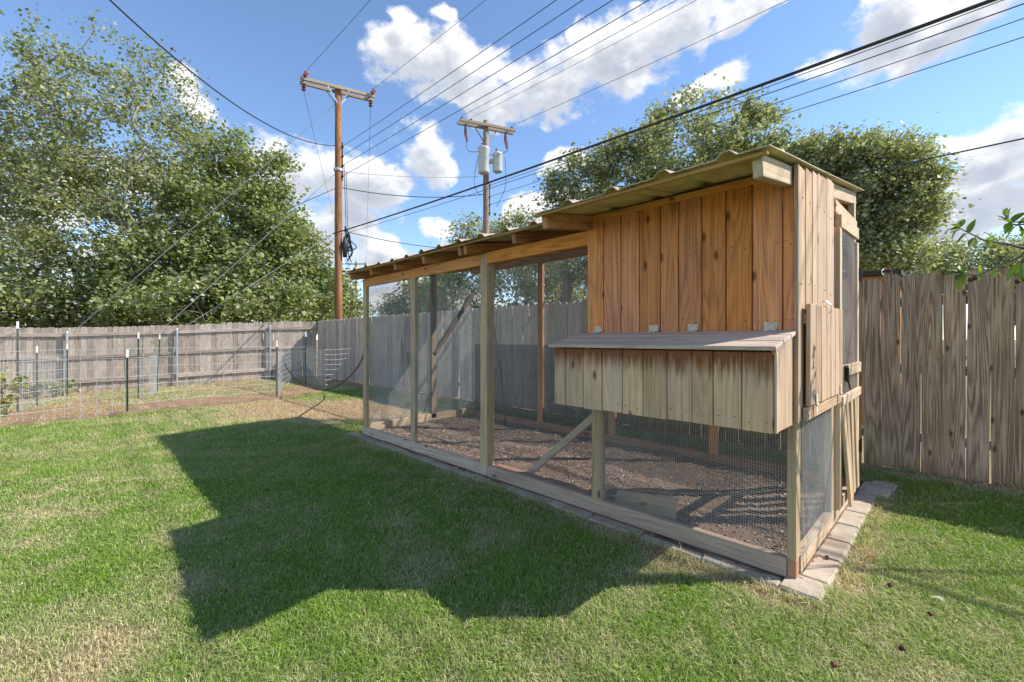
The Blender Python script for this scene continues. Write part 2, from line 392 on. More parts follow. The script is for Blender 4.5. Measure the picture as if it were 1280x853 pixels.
def roof_mat():
    m, nt, bs = new_mat('aged_roof_panel'); N = NT(nt)
    ge = N.n('ShaderNodeNewGeometry'); p = ge.outputs['Position']
    n1 = N.noise(p, 5, 5, .65); n2 = N.noise(N.vmath('MULTIPLY', p, (30, 3, 3)), 1, 4, .6)
    under = N.mix(N.rng(n1, .3, .75), (.58, .53, .25), (.36, .31, .14))
    under = N.mix(N.math('MULTIPLY', N.rng(n2, .55, .8), .5), under, (.10, .075, .04))
    sx = N.n('ShaderNodeSeparateXYZ'); N.l(ge.outputs['True Normal'], sx.inputs[0])
    top = N.mix(N.rng(n1, .35, .7), (.56, .40, .34), (.44, .30, .24))
    # coating: pinkish outside, yellow-green inside; the sheet is a closed shell so the outward normal tells the side
    c = N.mix(N.rng(sx.outputs[2], -.05, .05), under, top)
    N.l(c, bs.inputs['Base Color']); bs.inputs['Roughness'].default_value = .6
    return m
M_['roof'] = roof_mat()
def soil_mat():
    m, nt, bs = new_mat('coop_soil'); N = NT(nt)
    ge = N.n('ShaderNodeNewGeometry'); p = ge.outputs['Position']
    n1 = N.noise(p, 3, 4, .6); n2 = N.noise(p, 70, 3, .7)
    c = N.mix(N.rng(n1, .35, .65), (.17, .105, .07), (.24, .155, .105))
    c = N.mix(N.math('MULTIPLY', N.rng(n2, .4, .7), .6), c, (.11, .065, .042))
    N.l(c, bs.inputs['Base Color']); bs.inputs['Roughness'].default_value = 1
    bp = N.n('ShaderNodeBump', i_Strength=.8, i_Distance=.01); N.l(n2, bp.inputs['Height']); N.l(bp.outputs[0], bs.inputs['Normal'])
    return m
M_['soil'] = soil_mat()
def attr_mat(name, rough=.9):
    m, nt, bs = new_mat(name); N = NT(nt)
    at = N.n('ShaderNodeAttribute', attribute_name='col'); N.l(at.outputs['Color'], bs.inputs['Base Color']); bs.inputs['Roughness'].default_value = rough
    return m
M_['chip'] = attr_mat('wood_chip'); 

# ------------------------------------------------------------------ ground
def gz(x, y):
    """ground height; the yard falls a little towards the left fence"""
    r = (x-CX)*RX + (y-CY)*RY
    t = np.clip((-6.0-r)/7.0, 0, 1); t = t*t*(3-2*t)
    z = -0.27*t
    d = np.maximum(np.maximum(-4.9-x, x-0.2), np.maximum(-0.2-y, y-2.6)); k = np.clip(d/1.0, 0, 1)
    z = z + k*0.03*(fbm(x*0.9+50, y*0.9+50, 3)-0.5)
    return z
GARDEN = [gp(-60, 545), gp(0, 533), gp(159, 518), gp(346, 499), gp(407, 489)]
def dryness(x, y):
    """0 lush lawn .. 1 straw; patches where the grass has dried or worn"""
    v = 0.7*(fbm(x*1.1, y*1.1, 4)-0.5) + 1.0*(fbm(x*6.1+9, y*6.1, 3)-0.5) + 0.10
    for (px, py, sx, amt) in ((70, 800, .35, .20), (170, 745, .26, .20), (40, 853, .4, .14), (20, 620, .6, .16), (330, 760, .3, .12), (560, 840, .35, .16), (285, 705, .22, .24),
                              (400, 512, 1.1, 1.1), (480, 515, 1.0, 1.0), (330, 507, .9, .8), (880, 716, .16, .75), (820, 700, .14, .6), (960, 745, .10, .5), (1045, 735, .10, .5),
                              (230, 520, 1.2, .25), (120, 830, .4, .12), (1150, 730, .6, .24), (1000, 800, .5, .18), (750, 800, .5, .15), (1200, 830, .4, .2), (80, 560, 1.5, .14), (30, 680, .5, .12)):
        p = gp(px, py); v = v + amt*np.exp(-((x-p.x)**2+(y-p.y)**2)/(sx*sx))
    # by the back fence and along the edging
    v = v + 0.8*np.exp(-((y-2.95)/0.28)**2) + 0.45*np.exp(-((y+0.17)/0.07)**2)*(x < .15)*(x > -4.9) + 0.5*np.exp(-((x-0.18)/0.06)**2)*(y > -.2)*(y < 2.4)
    # garden side of the wire fence is mostly bare and dry
    r = (x-CX)*RX+(y-CY)*RY; f = (x-CX)*FX+(y-CY)*FY
    v = v + garden_mask(r, f)*(0.25+0.75*fbm(r*.6+3, f*1.5+8, 3))
    return v
GL = [((p.x-CX)*RX+(p.y-CY)*RY, (p.x-CX)*FX+(p.y-CY)*FY) for p in GARDEN]
def garden_mask(r, f):
    fl = np.interp(r, [g[0] for g in GL], [g[1] for g in GL])
    return np.clip((f-fl)/0.25, 0, 1)*(r < GL[-1][0]+0.6)

def bedmask(r, f):
    fl = np.interp(r, [g[0] for g in GL], [g[1] for g in GL]); u = (f-fl)
    return np.clip((u-.55)/.3, 0, 1)*np.clip((3.0+.5*np.sin(r*1.3)-u)/.5, 0, 1)*(r < GL[-1][0]-.2)*np.clip(.25+1.6*fbm(r*.9+5, f*2.2+1, 3), 0, 1)
def build_ground():
    ax = np.concatenate([[-900, -400, -180, -90, -50, -32], np.arange(-24, -13, .5), np.arange(-13, 4, .2), np.arange(4, 20, 1.0), [24, 40, 80, 180, 400, 900]])
    ay = np.concatenate([[-900, -400, -180, -90, -40, -20, -12, -8], np.arange(-6, 4, .2), np.arange(4, 22, .5), [24, 32, 50, 90, 180, 400, 900]])
    X, Y = np.meshgrid(ax, ay, indexing='ij'); Z = gz(X, Y)
    V = np.stack([X, Y, Z], -1).reshape(-1, 3); nx, ny = X.shape
    i, j = np.meshgrid(np.arange(nx-1), np.arange(ny-1), indexing='ij'); a = (i*ny+j).ravel()
    F = np.stack([a, a+ny, a+ny+1, a+1], -1)
    dr = np.clip(dryness(V[:, 0], V[:, 1]), 0, 1.1)
    beyond = (V[:, 1] > 3.1)
    rr_ = (V[:, 0]-CX)*RX+(V[:, 1]-CY)*RY; ff_ = (V[:, 0]-CX)*FX+(V[:, 1]-CY)*FY
    dr = np.maximum(dr, 1.25*bedmask(rr_, ff_))
    dr = np.where(beyond, .55+.4*(fbm(V[:, 0]*.4, V[:, 1]*.4, 3)-.5), dr)
    me = mesh_np('ground', V, F, True, np.repeat(dr[:, None], 3, 1))
    m, nt, bs = new_mat('lawn_ground'); N = NT(nt)
    ge = N.n('ShaderNodeNewGeometry'); p = ge.outputs['Position']; at = N.n('ShaderNodeAttribute', attribute_name='col')
    n1 = N.noise(p, 9, 4, .6); n2 = N.noise(p, 60, 3, .7)
    d = N.math('ADD', at.outputs['Fac'], N.math('MULTIPLY', N.math('SUBTRACT', n1, .5), .5))
    c = N.mix(N.rng(d, .1, .6), (.14, .17, .04), (.30, .24, .12))
    c = N.mix(N.rng(d, .65, 1.0), c, (.38, .215, .12))
    c = N.mix(N.math('MULTIPLY', N.rng(n2, .35, .7), .55), c, (.10, .065, .035))
    N.l(c, bs.inputs['Base Color']); bs.inputs['Roughness'].default_value = 1
    bp = N.n('ShaderNodeBump', i_Strength=.8, i_Distance=.02); N.l(n2, bp.inputs['Height']); N.l(bp.outputs[0], bs.inputs['Normal'])
    o = obj('ground', me, m); tag(o, kind='structure')
build_ground()

def build_grass():
    n = 1600000
    # sample in camera polar space so that blades get sparser (and wider) with distance
    u = RNG.random(n); f = 1.25*np.exp(u*math.log(16/1.25)); r = (RNG.random(n)*2-1)*f*1.34
    # density ~ 1/f^2 at this point; cap it near the camera
    keep = RNG.random(n) < np.clip((f/2.6)**2, 0, 1)*1.0
    f = f[keep]; r = r[keep]
    x = CX+r*RX+f*FX; y = CY+r*RY+f*FY; fe = f.copy()
    # the rest of the yard, coarser
    ne = 250000; xe = RNG.uniform(-16, 4.8, ne); ye = RNG.uniform(-5.5, 2.97, ne); re_ = (xe-CX)*RX+(ye-CY)*RY; fq = (xe-CX)*FX+(ye-CY)*FY
    ok = ((fq < 1.25) | (np.abs(re_) > 1.34*fq)) & (np.hypot(re_, fq) < 9)
    x = np.concatenate([x, xe[ok]]); y = np.concatenate([y, ye[ok]]); r = np.concatenate([r, re_[ok]]); f = np.concatenate([f, fq[ok]]); fe = np.concatenate([fe, np.full(ok.sum(), 5.0)])
    out = ~((x > -4.75) & (x < 0.128) & (y > -0.118) & (y < 2.23))
    out &= (y < 2.97)
    # left fence line
    sf = r*0.374-(f)*0.927 + (-(-6.45)*0.374+14.49*0.927); out &= sf > 0.05
    d = dryness(x, y); gm = garden_mask(r, f)
    bare = np.clip((d-.62)/.35, 0, 1)*(.55+.35*(y > 2.4)) + gm*.35
    ridge = np.abs(f-np.interp(r, [g[0] for g in GL], [g[1] for g in GL])) < .10
    bare = np.where(ridge & (r < GL[-1][0]), .93, bare)
    bare = np.maximum(bare, bedmask(r, f)*.96)
    out &= RNG.random(len(x)) > bare
    x, y, f, r, d, fe = x[out], y[out], f[out], r[out], d[out], fe[out]; n = len(x); f = fe
    z = gz(x, y)
    tall = fbm(x*1.7+20, y*1.7+4, 3)
    h = (.018+.024*RNG.random(n)**1.5)*(.55+.95*tall)*np.where(d > .6, .8, 1)
    wd = .00145*np.clip(f/2.0, .9, 9)**.85*(.8+.6*RNG.random(n))
    h = h*np.clip(f/5, 1, 1.25)
    edge = ((np.abs(y+.15) < .035) & (x > -4.8) & (x < .16)) | ((np.abs(x-.155) < .03) & (y > -.15) & (y < 2.3)) | (y > 2.9)
    h = np.where(edge, h*(1.2+1.0*RNG.random(n)), h)
    a = RNG.random(n)*2*math.pi; ln = np.abs(RNG.normal(.75, .42, n))*h*1.25
    la = a+RNG.normal(0, .6, n); dx, dy = np.cos(la)*ln, np.sin(la)*ln
    sx, sy = -np.sin(a)*wd, np.cos(a)*wd
    V = np.empty((n, 5, 3), np.float32)
    V[:, 0] = np.stack([x-sx, y-sy, z-.004], 1); V[:, 1] = np.stack([x+sx, y+sy, z-.004], 1)
    mx, my, mz = x+dx*.38, y+dy*.38, z+h*.62
    V[:, 2] = np.stack([mx+sx*.8, my+sy*.8, mz], 1); V[:, 3] = np.stack([mx-sx*.8, my-sy*.8, mz], 1)
    V[:, 4] = np.stack([x+dx, y+dy, z+h*np.clip(1.05-.35*ln/h, .3, 1)], 1)
    b = np.arange(n)[:, None]*5
    far = f > 3.8; bn = b[~far]; bf_ = b[far]
    F = np.concatenate([bn+np.array([[0, 1, 2]]), bn+np.array([[0, 2, 3]]), bn+np.array([[3, 2, 4]]), bf_+np.array([[0, 1, 4]])], 0)
    lush = np.array([.215, .345, .045]); mid = np.array([.335, .395, .135]); straw = np.array([.58, .50, .30])
    rn = RNG.random(n); t = np.clip(d+RNG.normal(0, .16, n)-.02, 0, 1)
    c = np.where((t < .42)[:, None], lush+(mid-lush)*(np.clip(t/.42, 0, 1))[:, None], mid+(straw-mid)*(np.clip((t-.42)/.3, 0, 1))[:, None])
    dead = RNG.random(n) < .09+.20*np.clip(d, 0, 1); c[dead] = straw*(.75+.5*RNG.random((dead.sum(), 1)))
    c = c*(.75+.5*rn)[:, None]
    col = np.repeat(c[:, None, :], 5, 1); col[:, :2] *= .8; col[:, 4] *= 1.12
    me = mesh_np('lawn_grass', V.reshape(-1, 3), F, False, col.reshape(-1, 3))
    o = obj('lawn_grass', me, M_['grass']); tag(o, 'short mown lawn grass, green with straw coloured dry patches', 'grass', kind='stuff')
    print('grass blades', n)
build_grass()

# ------------------------------------------------------------------ paving: block edging round the coop
bed = MB()
bed.box(Matrix.Translation((-2.32, -.055, .004)), 4.74, .10, .02); bed.box(Matrix.Translation((.06, 1.06, .004)), .11, 2.28, .02)
bed = bed.build('paving', M_['soil']); tag(bed, kind='structure')
def paver(cx, cy, lx, ly, top, rz=0):
    key = ('paver', lx, ly, random.randint(0, 2))
    if key not in MESHMAT:
        me = box_mesh(lx-.004, ly-.004, .075, .009).copy()
        for v in me.vertices: v.co += Vector((random.uniform(-.003, .003), random.uniform(-.002, .002), random.uniform(-.002, .002)))
        me.materials.append(M_['paver']); MESHMAT[key] = me
    M = Matrix.Translation((cx, cy, top-.0375)) @ Euler((random.uniform(-.012, .012), random.uniform(-.012, .012), rz+random.uniform(-.014, .014))).to_matrix().to_4x4()
    obj('paver', MESHMAT[key], None, bed, M)
x = 0.125
first = True
while x > -4.70:
    L = 0.30 if first else 0.375
    w = .19 if first else .098
    if first: paver(.125-.0875, -.02, .175, .19, .040)
    else: paver(x-L/2, -.066, L, w, .036+random.uniform(-.006, .004)-.012*min(1, -x/4.7))
    x -= .175 if first else L; first = False
y = .077
while y < 2.15:
    paver(.0635, y+.15, .127, .30, .040+random.uniform(-.004, .004)); y += .30
for k, (px, py) in enumerate(((.20, 2.14), (.185, 1.93))): paver(px-.07, py, .16, .2, .042+.004*k)

# ------------------------------------------------------------------ coop
coop = thing('chicken_coop', (0, 0, 0), 'wooden chicken coop and mesh run with nest box and corrugated lean-to roof', 'chicken coop')
XE, YB = -4.72, 1.79           # far end, back
SL = .165                      # roof slope
def zr(y): return 2.085 + SL*y # underside of the roofing
ux, uy, uz = Vector((1, 0, 0)), Vector((0, 1, 0)), Vector((0, 0, 1))
def V3(*a): return Vector(a)
# sills
board('sill', V3(XE, .02, .075), V3(-2.33, .02, .078), .095, .04, uy, M_['sill'], coop)
board('sill', V3(-2.325, .022, .076), V3(-.042, .022, .082), .098, .04, uy, M_['sill'], coop)
board('sill', V3(-.02, .10, .082), V3(-.02, .98, .085), .098, .04, ux, M_['lightwood'], coop)
board('sill', V3(-.022, .985, .06), V3(-.022, YB, .065), .07, .04, ux, M_['sill'], coop)
board('sill', V3(XE+.02, .045, .10), V3(XE+.02, YB, .13), .10, .04, ux, M_['lightwood'], coop)
board('sill', V3(XE, YB, .08), V3(-2.2, YB, .08), .12, .04, uy, M_['redwood'], coop)
board('sill', V3(-2.195, YB, .08), V3(0, YB, .08), .12, .04, uy, M_['redwood'], coop)
board('corner_block', V3(-.019, .03, .036), V3(-.019, .03, .128), .038, .058, uy, M_['redwood'], coop)
board('landscape_timber', V3(-2.32, .12, .075), V3(-1.16, .115, .075), .085, .07, uz, M_['redwood'], coop, .012)
# posts
board('post', V3(-4.67, .02, .124), V3(-4.67, .02, 1.885), .088, .04, uy, M_['treated'], coop)
board('post', V3(-3.54, .02, .124), V3(-3.54, .02, 1.885), .088, .04, uy, M_['treated'], coop)
board('post', V3(-2.372, .046, .03), V3(-2.372, .046, 1.985), .09, .09, uy, M_['treated'], coop)
board('post', V3(-1.178, .021, .122), V3(-1.178, .021, 2.03), .088, .04, uy, M_['treated'], coop)
board('post', V3(-.020, .046, .128), V3(-.020, .046, .83), .09, .04, ux, M_['treated'], coop)
board('post', V3(-.020, .90, .13), V3(-.020, .90, .83), .09, .04, ux, M_['treated'], coop)
board('post', V3(-.020, YB-.045, .05), V3(-.020, YB-.045, zr(YB)-.10), .07, .04, ux, M_['lightwood'], coop)
for X in (-1.07, -2.19, -3.28): board('post', V3(X, YB-.02, .14), V3(X, YB-.02, 2.225), .085, .04, uy, M_['rafter'], coop)
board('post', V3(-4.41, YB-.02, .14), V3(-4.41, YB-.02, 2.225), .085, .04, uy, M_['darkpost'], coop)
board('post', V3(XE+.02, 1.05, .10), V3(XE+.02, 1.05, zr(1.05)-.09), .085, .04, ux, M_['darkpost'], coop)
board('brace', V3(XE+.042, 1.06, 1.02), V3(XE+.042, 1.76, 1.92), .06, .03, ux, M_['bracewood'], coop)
# beams
board('beam', V3(XE-.0, .02, 1.935), V3(-2.42, .02, 1.935), .10, .04, uy, M_['beam'], coop)
board('beam', V3(-2.325, .02, 1.938), V3(-1.245, .02, 1.938), .10, .04, uy, M_['beam'], coop)
board('beam', V3(XE, YB-.02, 2.272), V3(-.04, YB-.02, 2.272), .09, .04, uy, M_['rafter'], coop)
# rafters (2x4 on edge) carrying the roofing
def rafter(X, y0, y1=1.84, mat='rafter', wide=.04):
    hh = .092
    board('rafter', V3(X, y0, zr(y0)-hh/2-.004), V3(X, y1, zr(y1)-hh/2-.004), wide, hh, V3(0, -SL, 1), M_[mat], coop)
for X in (-4.70, -4.17, -3.62, -3.07, -2.50, -2.42, -1.82): rafter(X, -.17)
rafter(-1.215, -.50); rafter(-.62, -.035); rafter(-.026, -.50, mat='lightwood')
board('blocking', V3(-1.19, .06, 2.05), V3(-.05, .06, 2.05), .05, .04, uy, M_['rafter'], coop)
# siding of the hen house
J = [733.8, 754.2, 776, 798.9, 825.3, 848.1, 877, 907.2, 940, 978.2, 990.5]
XS = [on_y(p, 400, -.019).x for p in J]; XS[-1] = -.002
for a, b in zip(XS[:-1], XS[1:]):
    dz = random.uniform(-.004, .004)
    board('siding_board', V3((a+b)/2, -.0095+dz*.3, .80), V3((a+b)/2, -.0095+dz*.3, zr(0)-.012), b-a-.006, .019, -uy, M_['cedar'], coop)
board('trim_board', V3(-1.235, -.028, zr(-.02)-.028), V3(-.05, -.028, zr(-.02)-.028), .038, .018, -uy, M_['beam'], coop)
JE = [988, 997.5, 1006.9, 1015, 1021.6, 1027.5, 1033.8, 1042.8]
YS = [on_x(p, 400, .019).y for p in JE]; YS[0] = -.021
for a, b in zip(YS[:-1], YS[1:]):
    m = (a+b)/2; dz = random.uniform(-.002, .002)
    board('siding_board', V3(.0105+dz, m, .822), V3(.0105+dz, m, zr(m)-.006), b-a-.007, .019, ux, M_['cedar_end'], coop)
ns = 8
for i in range(ns):           # wall between hen house and run, and back wall
    w = .92/ns; yy = .0+w*(i+.5)
    board('siding_board', V3(-1.232, yy, .82), V3(-1.232, yy, zr(yy)-.10), w-.003, .018, ux, M_['cedar'], coop)
for i in range(8):
    w = 1.22/8; xx = -1.222+w*(i+.5)
    board('siding_board', V3(xx, .925, .82), V3(xx, .925, zr(.925)-.10), w-.003, .018, uy, M_['cedar'], coop)
for i in range(6):
    w = .9/6; yy = .01+w*(i+.5)
    board('floor_board', V3(-1.215, yy, .835), V3(-.01, yy, .835), w-.002, .02, uz, M_['rafter'], coop)
board('floor_joist', V3(-1.215, .875, .79), V3(-.045, .875, .79), .04, .07, uz, M_['rafter'], coop)
# clean-out panel on the end wall: a ledge board, seven boards, hinges, hook
board('ledge_board', V3(.033, .02, .858), V3(.033, .875, .862), .066, .019, ux, M_['cedar_end'], coop)
panel = board('cleanout_panel', V3(.027, .04, 1.33), V3(.027, .89, 1.33), .05, .012, ux, M_['cedar_end'], coop)
pb = np.linspace(.035, .895, 8)
for a, b in zip(pb[:-1], pb[1:]):
    m = (a+b)/2
    board('panel_board', V3(.0435+random.uniform(-.002, .002), m, .896), V3(.0435, m, 1.40+.02*(m-.04)/.9+random.uniform(-.004, .004)), b-a-.006, .019, ux, M_['cedar_end'], panel)
for Y in (.16, .80):
    hb = MB(); hb.bar(V3(.055, Y, .845), V3(.055, Y, .89), .028, .004, ux); hb.bar(V3(.056, Y, .902), V3(.056, Y, .95), .028, .004, ux)
    hb.tube([V3(.059, Y-.016, .896), V3(.059, Y+.016, .896)], .005, 8)
    hb.build('hinge', M_['hinge'], panel)
hk = MB(); hk.tube([V3(.057, .46, 1.375), V3(.066, .46, 1.39), V3(.064, .46, 1.42), V3(.040, .46, 1.445), V3(.024, .46, 1.44)], .0028, 6)
hk.build('hook', M_['galv'], panel)

# nest box
NX0, NX1, NYF = -1.252, .0, -.36
nest = board('nest_box', V3(NX0+.02, -.185, .83), V3(NX1-.02, -.185, .83), .33, .018, uz, M_['rafter'], coop)
JN = [692.7, 706.9, 729.3, 752.5, 777.5, 803.5, 833.4, 864.6, 891, 926.8, 967.5]
XN = [on_y(p, 480, NYF-.0).x for p in JN]; XN[-1] = -.003
for a, b in zip(XN[:-1], XN[1:]):
    m = (a+b)/2; o = random.uniform(-.0015, .0015)
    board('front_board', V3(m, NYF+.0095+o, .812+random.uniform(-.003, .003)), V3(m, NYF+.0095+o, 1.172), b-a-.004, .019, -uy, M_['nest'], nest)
for X, mt in ((-.0095, 'nest'), (-1.243, 'nest')):
    for (ya, yb) in ((-.335, -.20), (-.197, -.045)):
        b0 = MB(); zt0, zt1 = 1.172+(ya-NYF)*.225, 1.172+(yb-NYF)*.225
        L = 0
        v = [(-.0095, ya, .815), (-.0095, yb, .815), (-.0095, yb, zt1), (-.0095, ya, zt0)]
        # local X runs up the board
        VV = [(z-.99, y-(ya+yb)/2, s*.0095) for s in (-1, 1) for (_, y, z) in v]
        FF = [(0, 1, 2, 3), (7, 6, 5, 4), (0, 4, 5, 1), (1, 5, 6, 2), (2, 6, 7, 3), (3, 7, 4, 0)]
        me = mesh_pd('side_board', VV, FF); me.materials.append(M_['cedar_end'])
        M = Matrix(((0, 0, 1), (0, 1, 0), (1, 0, 0))).to_4x4(); M = M.copy(); M.translation = (X, (ya+yb)/2, .99)
        bm = bmesh.new(); bm.from_mesh(me); bmesh.ops.recalc_face_normals(bm, faces=bm.faces); bm.to_mesh(me); bm.free()
        obj('side_board', me, None, nest, M)
board('corner_trim', V3(.004, NYF+.012, .815), V3(.004, NYF+.012, 1.168), .024, .010, ux, M_['lightwood'], nest, .002)
# lid boards: slope from the wall down to the front
lz = lambda y: 1.184 + (y-NYF)*.215
for (ya, yb) in ((-.385, -.262), (-.259, -.136), (-.133, -.023)):
    m = (ya+yb)/2
    board('lid_board', V3(-1.285, m, lz(m)+.006), V3(.012, m, lz(m)+.009), (yb-ya)-.002, .019, V3(0, -.215, 1), M_['lid'], nest)
for px in (747, 817, 866, 963):
    p = on_y(px, 411, -.025); p.z = 1.283
    hb = MB(); hb.bar(p+V3(-.03, .002, .014), p+V3(.03, .002, .014), .036, .003, -uy)
    hb.bar(p+V3(-.03, -.018, -.009), p+V3(.03, -.018, -.009), .034, .003, V3(0, -.215, 1)); hb.tube([p+V3(-.03, -.004, -.004), p+V3(.03, -.004, -.004)], .0045, 8)
    for sx in (-.02, 0, .02): hb.tube([p+V3(sx, .002, .018), p+V3(sx, -.003, .018)], .004, 6)
    hb.build('hinge', M_['hinge'], nest)

# roofing: ribbed panels, each its own sheet
def rib_profile(x0, x1, pitch=.29, ph=-.135):
    xs = [x0]; k0 = math.floor((x0-ph)/pitch)-1
    pts = {}
    for k in range(k0, k0+30):
        c = ph+k*pitch
        for dx, h in ((-.045, 0), (-.016, .026), (.016, .026), (.045, 0)): pts[c+dx] = h
        for q in (-1, 1):
            cc = c+pitch/2+q*.04
            for dx, h in ((-.012, 0), (0, .003), (.012, 0)): pts[cc+dx] = h
    ks = sorted(pts)
    def hh(x):
        for a, b in zip(ks[:-1], ks[1:]):
            if a <= x <= b: return pts[a]+(pts[b]-pts[a])*(x-a)/(b-a)
        return 0
    xs = [x0]+[k for k in ks if x0 < k < x1]+[x1]
    return [(x, hh(x)) for x in xs]
def roof_sheet(x0, x1, y0, y1, lift):
    pr = rib_profile(x0, x1); ys = np.linspace(y0, y1, 7); V = []; F = []
    n = len(pr); th = .004
    for s in (0, 1):
        for j, y in enumerate(ys):
            for (x, h) in pr:
                sag = .003*math.sin(x*2.3+1)
                V.append((x, y, zr(y)+h+lift+s*th+(sag if y < 0 else 0)))
    o = n*len(ys)
    for j in range(len(ys)-1):
        for i in range(n-1):
            a = j*n+i; F.append((a, a+n, a+n+1, a+1)); F.append((o+a, o+a+1, o+a+n+1, o+a+n))
    for i in range(n-1):
        F.append((i, i+1, o+i+1, o+i)); a = (len(ys)-1)*n+i; F.append((a, o+a, o+a+1, a+1))
    for j in range(len(ys)-1):
        a = j*n; F.append((a, o+a, o+a+n, a+n)); a = j*n+n-1; F.append((a, a+n, o+a+n, o+a))
    obj('roof_panel', mesh_pd('roof_panel', V, F), M_['roof'], coop)
roof_sheet(-.66, .035, -.555, 1.92, .009); roof_sheet(-1.285, -.60, -.545, 1.91, .003)
xs = [-1.27, -2.16, -3.05, -3.94, -4.80]
for i in range(4): roof_sheet(xs[i+1]-.03, xs[i], -.205-.012*(i % 2), 1.90, .002+.006*(i % 2))

for (x0, x1, y) in ((-1.27, .02, -.525), (-4.78, -1.29, -.185)):
    board('eave_strip', V3(x0, y, zr(y)-.012), V3(x1, y, zr(y)-.009), .030, .016, V3(0, -SL, 1), M_['eave'], coop)
sc_ = MB()
for i, Y in enumerate((-.50, .25, 1.0, 1.80)):
    for k in range(17):
        X = -.135-.29*k-.0
        if Y < 0 and X < -1.29: continue
        c = V3(X+.07, Y, zr(Y)+.012); sc_.tube([c, c+V3(0, 0, .006)], [.009, .006], 8)
tag(sc_.build('roof_screws', M_['galv'], coop), kind='stuff')
# nail heads on the front siding and the nest box
nl = MB()
for a, b in zip(XS[:-1], XS[1:]):
    for z in (1.33, 1.72, 2.0):
        for u in (.22, .78):
            c = V3(a+(b-a)*u+random.uniform(-.006, .006), -.018, z+random.uniform(-.02, .02)); nl.tube([c, c+V3(0, -.0035, 0)], [.0032, .0026], 7)
for a, b in zip(YS[:-1], YS[1:]):
    for z in (1.5, 1.95):
        c = V3(.019, (a+b)/2+random.uniform(-.02, .02), z+random.uniform(-.02, .02)); nl.tube([c, c+V3(.0035, 0, 0)], [.0032, .0026], 7)
tag(nl.build('nail_heads', M_['nail'], coop), kind='stuff')
nl = MB()
for a, b in zip(XN[:-1], XN[1:]):
    for z in (.86, 1.14):
        for u in (.2, .8):
            c = V3(a+(b-a)*u+random.uniform(-.006, .006), NYF+.001, z+random.uniform(-.012, .012)); nl.tube([c, c+V3(0, -.0035, 0)], [.0030, .0025], 7)
tag(nl.build('nail_heads', M_['nail'], nest), kind='stuff')

# wire mesh: real wires
def wire_panel(name, o, ua, la, ub, lb, pitch=.0127, r=.0008, parent=coop, wob=.002, top=None, mat='mesh'):
    """square mesh spanned by unit vectors ua, ub from the corner o"""
    o = Vector(o); na = int(la/pitch); nb = int(lb/pitch); nrm = ua.cross(ub); V = []; F = []
    def strip(p0, d, L, side, ph):
        k = 5; b0 = len(V)
        for i in range(k+1):
            s = L*i/k; w = wob*math.sin(s*9+ph*7)*1.0 + wob*.8*math.sin(s*3.1+ph*2.3)
            p = p0+d*s+nrm*w
            V.append(p-side*r); V.append(p+nrm*r*1.4); V.append(p+side*r)
        for i in range(k):
            for q in range(3):
                a = b0+i*3+q; b = b0+i*3+(q+1) % 3; F.append((a, b, b+3, a+3))
    for i in range(nb+1): strip(o+ub*(i*pitch), ua, la, ub, i*pitch)
    for i in range(na+1): strip(o+ua*(i*pitch), ub, lb if top is None else top(i*pitch), ua, i*pitch+3)
    me = mesh_np('wire_mesh', np.array([tuple(v) for v in V]), np.array(F)); return obj(name, me, M_[mat], parent)
xx = -ux
wire_panel('wire_mesh', V3(-.04, .004, .10), xx, 1.094, uz, .73, r=.0009)                      # under the nest box
wire_panel('wire_mesh', V3(-1.22, .044, .10), xx, 1.11, uz, 1.80, .0127, .0005)
wire_panel('wire_mesh', V3(-2.42, .044, .10), xx, 2.29, uz, 1.80, .0127, .0005)
wire_panel('wire_mesh', V3(.003, .085, .12), uy, .77, uz, .72, r=.00055)                        # end wall below the hen house
wire_panel('wire_mesh', V3(XE-.003, .04, .14), uy, 1.72, uz, 1.86, .0127, .0010)
wire_panel('shade_screen', V3(-.05, YB+.004, .12), xx, 4.62, uz, 1.03, .0075, .0011, mat='screen')
wire_panel('wire_mesh', V3(-.05, YB+.006, 1.16), xx, 4.62, uz, 1.10, .020, .0006)
# chicken wire hanging behind the far end, lit by the sun
# door in the end wall
DX = .012
door = board('door', V3(DX, 1.00, 2.0), V3(DX, 1.70, 2.03), .085, .036, ux, M_['lightwood'], coop)
board('stile', V3(DX, 1.665, .13), V3(DX, 1.665, 1.96), .07, .035, ux, M_['lightwood'], door)
board('stile', V3(DX, .985, .13), V3(DX, .985, 1.95), .07, .035, ux, M_['lightwood'], door)
board('rail', V3(DX+.021, .97, 1.02), V3(DX+.021, 1.70, 1.02), .075, .022, ux, M_['lightwood'], door)
board('rail', V3(DX+.021, .97, .83), V3(DX+.021, 1.70, .84), .06, .022, ux, M_['lightwood'], door)
board('rail', V3(DX, 1.02, .165), V3(DX, 1.63, .165), .07, .034, ux, M_['sill'], door)
for Y, ln in ((1.03, .030), (1.17, .012), (1.34, .0), (1.5, .0)):
    board('slat', V3(DX+.030+ln, Y+.02, .15), V3(DX+.016, Y, .80), .085, .018, ux, M_['treated'], door)
wire_panel('wire_mesh', V3(DX+.004, 1.02, .86), uy, .62, uz, 1.12, .0127, .0005, door)
lt = MB(); lt.bar(V3(DX+.036, .985, 1.02), V3(DX+.036, 1.10, 1.02), .075, .008, ux); lt.bar(V3(DX+.044, 1.0, 1.0), V3(DX+.044, 1.03, 1.0), .09, .02, ux)
lt.tube([V3(DX+.04, 1.02, .97), V3(DX+.055, 1.03, .93), V3(DX+.055, 1.06, .90), V3(DX+.045, 1.09, .92), V3(DX+.04, 1.09, .97)], .004, 6)
lt.build('latch', M_['blackmetal'], door)
